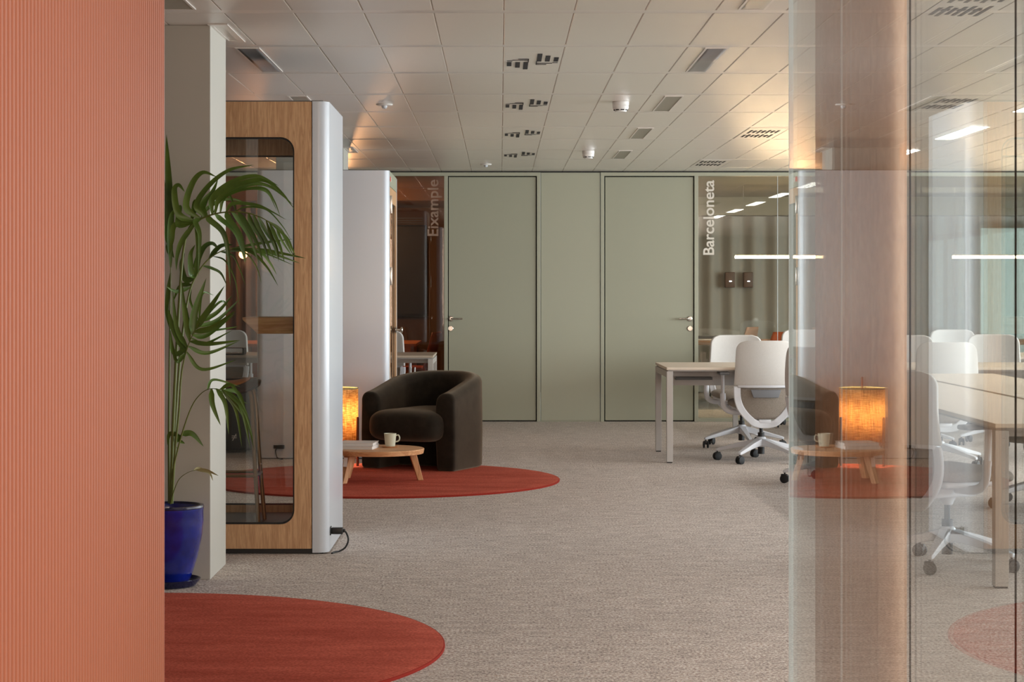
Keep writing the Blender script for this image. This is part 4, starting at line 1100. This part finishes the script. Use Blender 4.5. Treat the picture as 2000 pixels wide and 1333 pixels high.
# 2: second frond, mid height, thin leaflets to the right
frond([(335, 984), (341, 850), (350, 720), (358, 640), (368, 580), (380, 545), (402, 512), (430, 492), (465, 484), (505, 486)],
      [(0.55, ((362, 545), (355, 515)), (361, 494), 0.014, 0.05), (0.57, ((374, 535), (372, 500)), (381, 478), 0.014, -0.04), (0.60, ((385, 515), (398, 485), (415, 476)), (429, 490), 0.015, 0.05),
       (0.56, ((388, 500), (386, 470)), (380, 443), 0.012, -0.08), (0.70, ((430, 482),), (455, 478), 0.012, 0.02), (0.85, ((510, 475), (540, 471)), (572, 467), 0.006, 0.0),
       (1.0, ((550, 495),), (598, 505), 0.007, -0.02), (0.98, ((545, 500),), (587, 515), 0.006, 0.03), (0.95, ((530, 500),), (574, 519), 0.004, -0.04),
       (0.9, ((510, 495), (528, 515)), (541, 538), 0.007, 0.04), (0.85, ((490, 492), (520, 520)), (544, 560), 0.007, -0.05), (0.78, ((475, 492), (500, 520)), (511, 555), 0.004, 0.06),
       (0.78, ((455, 500), (470, 530)), (480, 560), 0.004, 0.0), (0.72, ((440, 510), (460, 550)), (468, 610), 0.0035, -0.03), (0.64, ((415, 525), (432, 535)), (444, 560), 0.007, 0.04),
       (0.52, ((352, 560),), (338, 590), 0.011, 0.06), (0.50, ((345, 570),), (325, 560), 0.009, -0.06), (0.5, ((372, 590),), (395, 640), 0.006, 0.05)], 0.03, 0.05, sr=0.007)
# 3: lower fan pointing up right
frond([(336, 984), (342, 880), (350, 800), (353, 745), (358, 710), (366, 680), (376, 655), (390, 630)],
      [(0.72, (345, 640), (337, 565), 0.011, 0.05), (0.78, (362, 620), (354, 545), 0.012, -0.05), (0.85, (380, 610), (403, 543), 0.017, 0.0), (0.92, (405, 610), (439, 558), 0.015, -0.06),
       (1.0, (425, 610), (454, 577), 0.010, 0.04), (0.95, (425, 625), (470, 583), 0.009, 0.08), (0.90, (415, 640), (461, 607), 0.013, -0.08), (0.86, (405, 655), (460, 612), 0.011, 0.03),
       (0.82, (400, 672), (455, 645), 0.008, 0.02), (0.78, (410, 672), (470, 665), 0.010, -0.05), (0.74, (405, 690), (468, 666), 0.009, 0.05), (0.68, (395, 722), (463, 703), 0.008, 0.0),
       (0.70, (340, 690), (331, 640), 0.012, 0.05), (0.66, (345, 705), (334, 660), 0.010, -0.05), (0.9, (425, 645), (466, 638), 0.006, 0.1), (0.96, (430, 590), (448, 602), 0.006, 0.12),
       (0.99, (395, 575), (418, 577), 0.005, 0.1), (0.7, (345, 655), (350, 600), 0.012, 0.09), (0.66, (338, 640), (327, 600), 0.014, 0.08), (0.88, (370, 640), (362, 590), 0.012, 0.09)], -0.02, -0.18, sr=0.006)
# 4: drooping frond, grey sheen
frond([(332, 984), (336, 930), (352, 860), (372, 800), (390, 772), (410, 760), (436, 762)],
      [(0.86, (415, 790), (431, 832), 0.012, 0.03), (0.92, (440, 790), (447, 850), 0.010, -0.03), (0.97, (460, 800), (473, 876), 0.008, 0.02), (1.0, (475, 800), (496, 862), 0.007, -0.04),
       (1.0, (480, 820), (497, 880), 0.006, 0.04), (1.0, (468, 790), (490, 880), 0.008, 0.0), (0.97, (470, 775), (488, 872), 0.008, 0.08), (0.95, (455, 755), (486, 815), 0.008, -0.06),
       (0.8, (418, 742), (470, 756), 0.006, 0.05), (0.9, (430, 765), (486, 790), 0.006, 0.07)], 0.02, -0.25, sr=0.0045)
# 5, 6: small low leaves
frond([(334, 984), (337, 930), (342, 880), (346, 856), (354, 849)],
      [(1.0, (375, 848), (398, 873), 0.013, 0.0), (0.95, (350, 860), (361, 867), 0.012, 0.05), (0.92, (332, 848), (327, 870), 0.010, 0.04), (0.88, (342, 870), (347, 877), 0.006, 0.0)], 0.03, -0.05, sr=0.004)
frond([(333, 985), (338, 965), (349, 938), (366, 924), (385, 918)],
      [(1.0, (405, 920), (427, 930), 0.007, 0.0), (0.98, (408, 924), (416, 940), 0.005, 0.03), (0.9, (390, 915), (412, 928), 0.005, 0.05)], -0.03, -0.12, sr=0.003, m_='leaf_dry')
# 7: tall leaf rising at the wall edge
frond([(331, 984), (330, 850), (331, 700), (333, 560), (334, 470)],
      [(1.0, (331, 370), (325, 262), 0.020, 0.02), (0.95, (326, 430), (321, 350), 0.018, 0.08), (0.9, (330, 480), (340, 505), 0.014, 0.05), (0.8, (326, 600), (330, 640), 0.010, 0.05), (0.85, (333, 430), (352, 400), 0.012, -0.05)], 0.05, 0.08, sr=0.007)
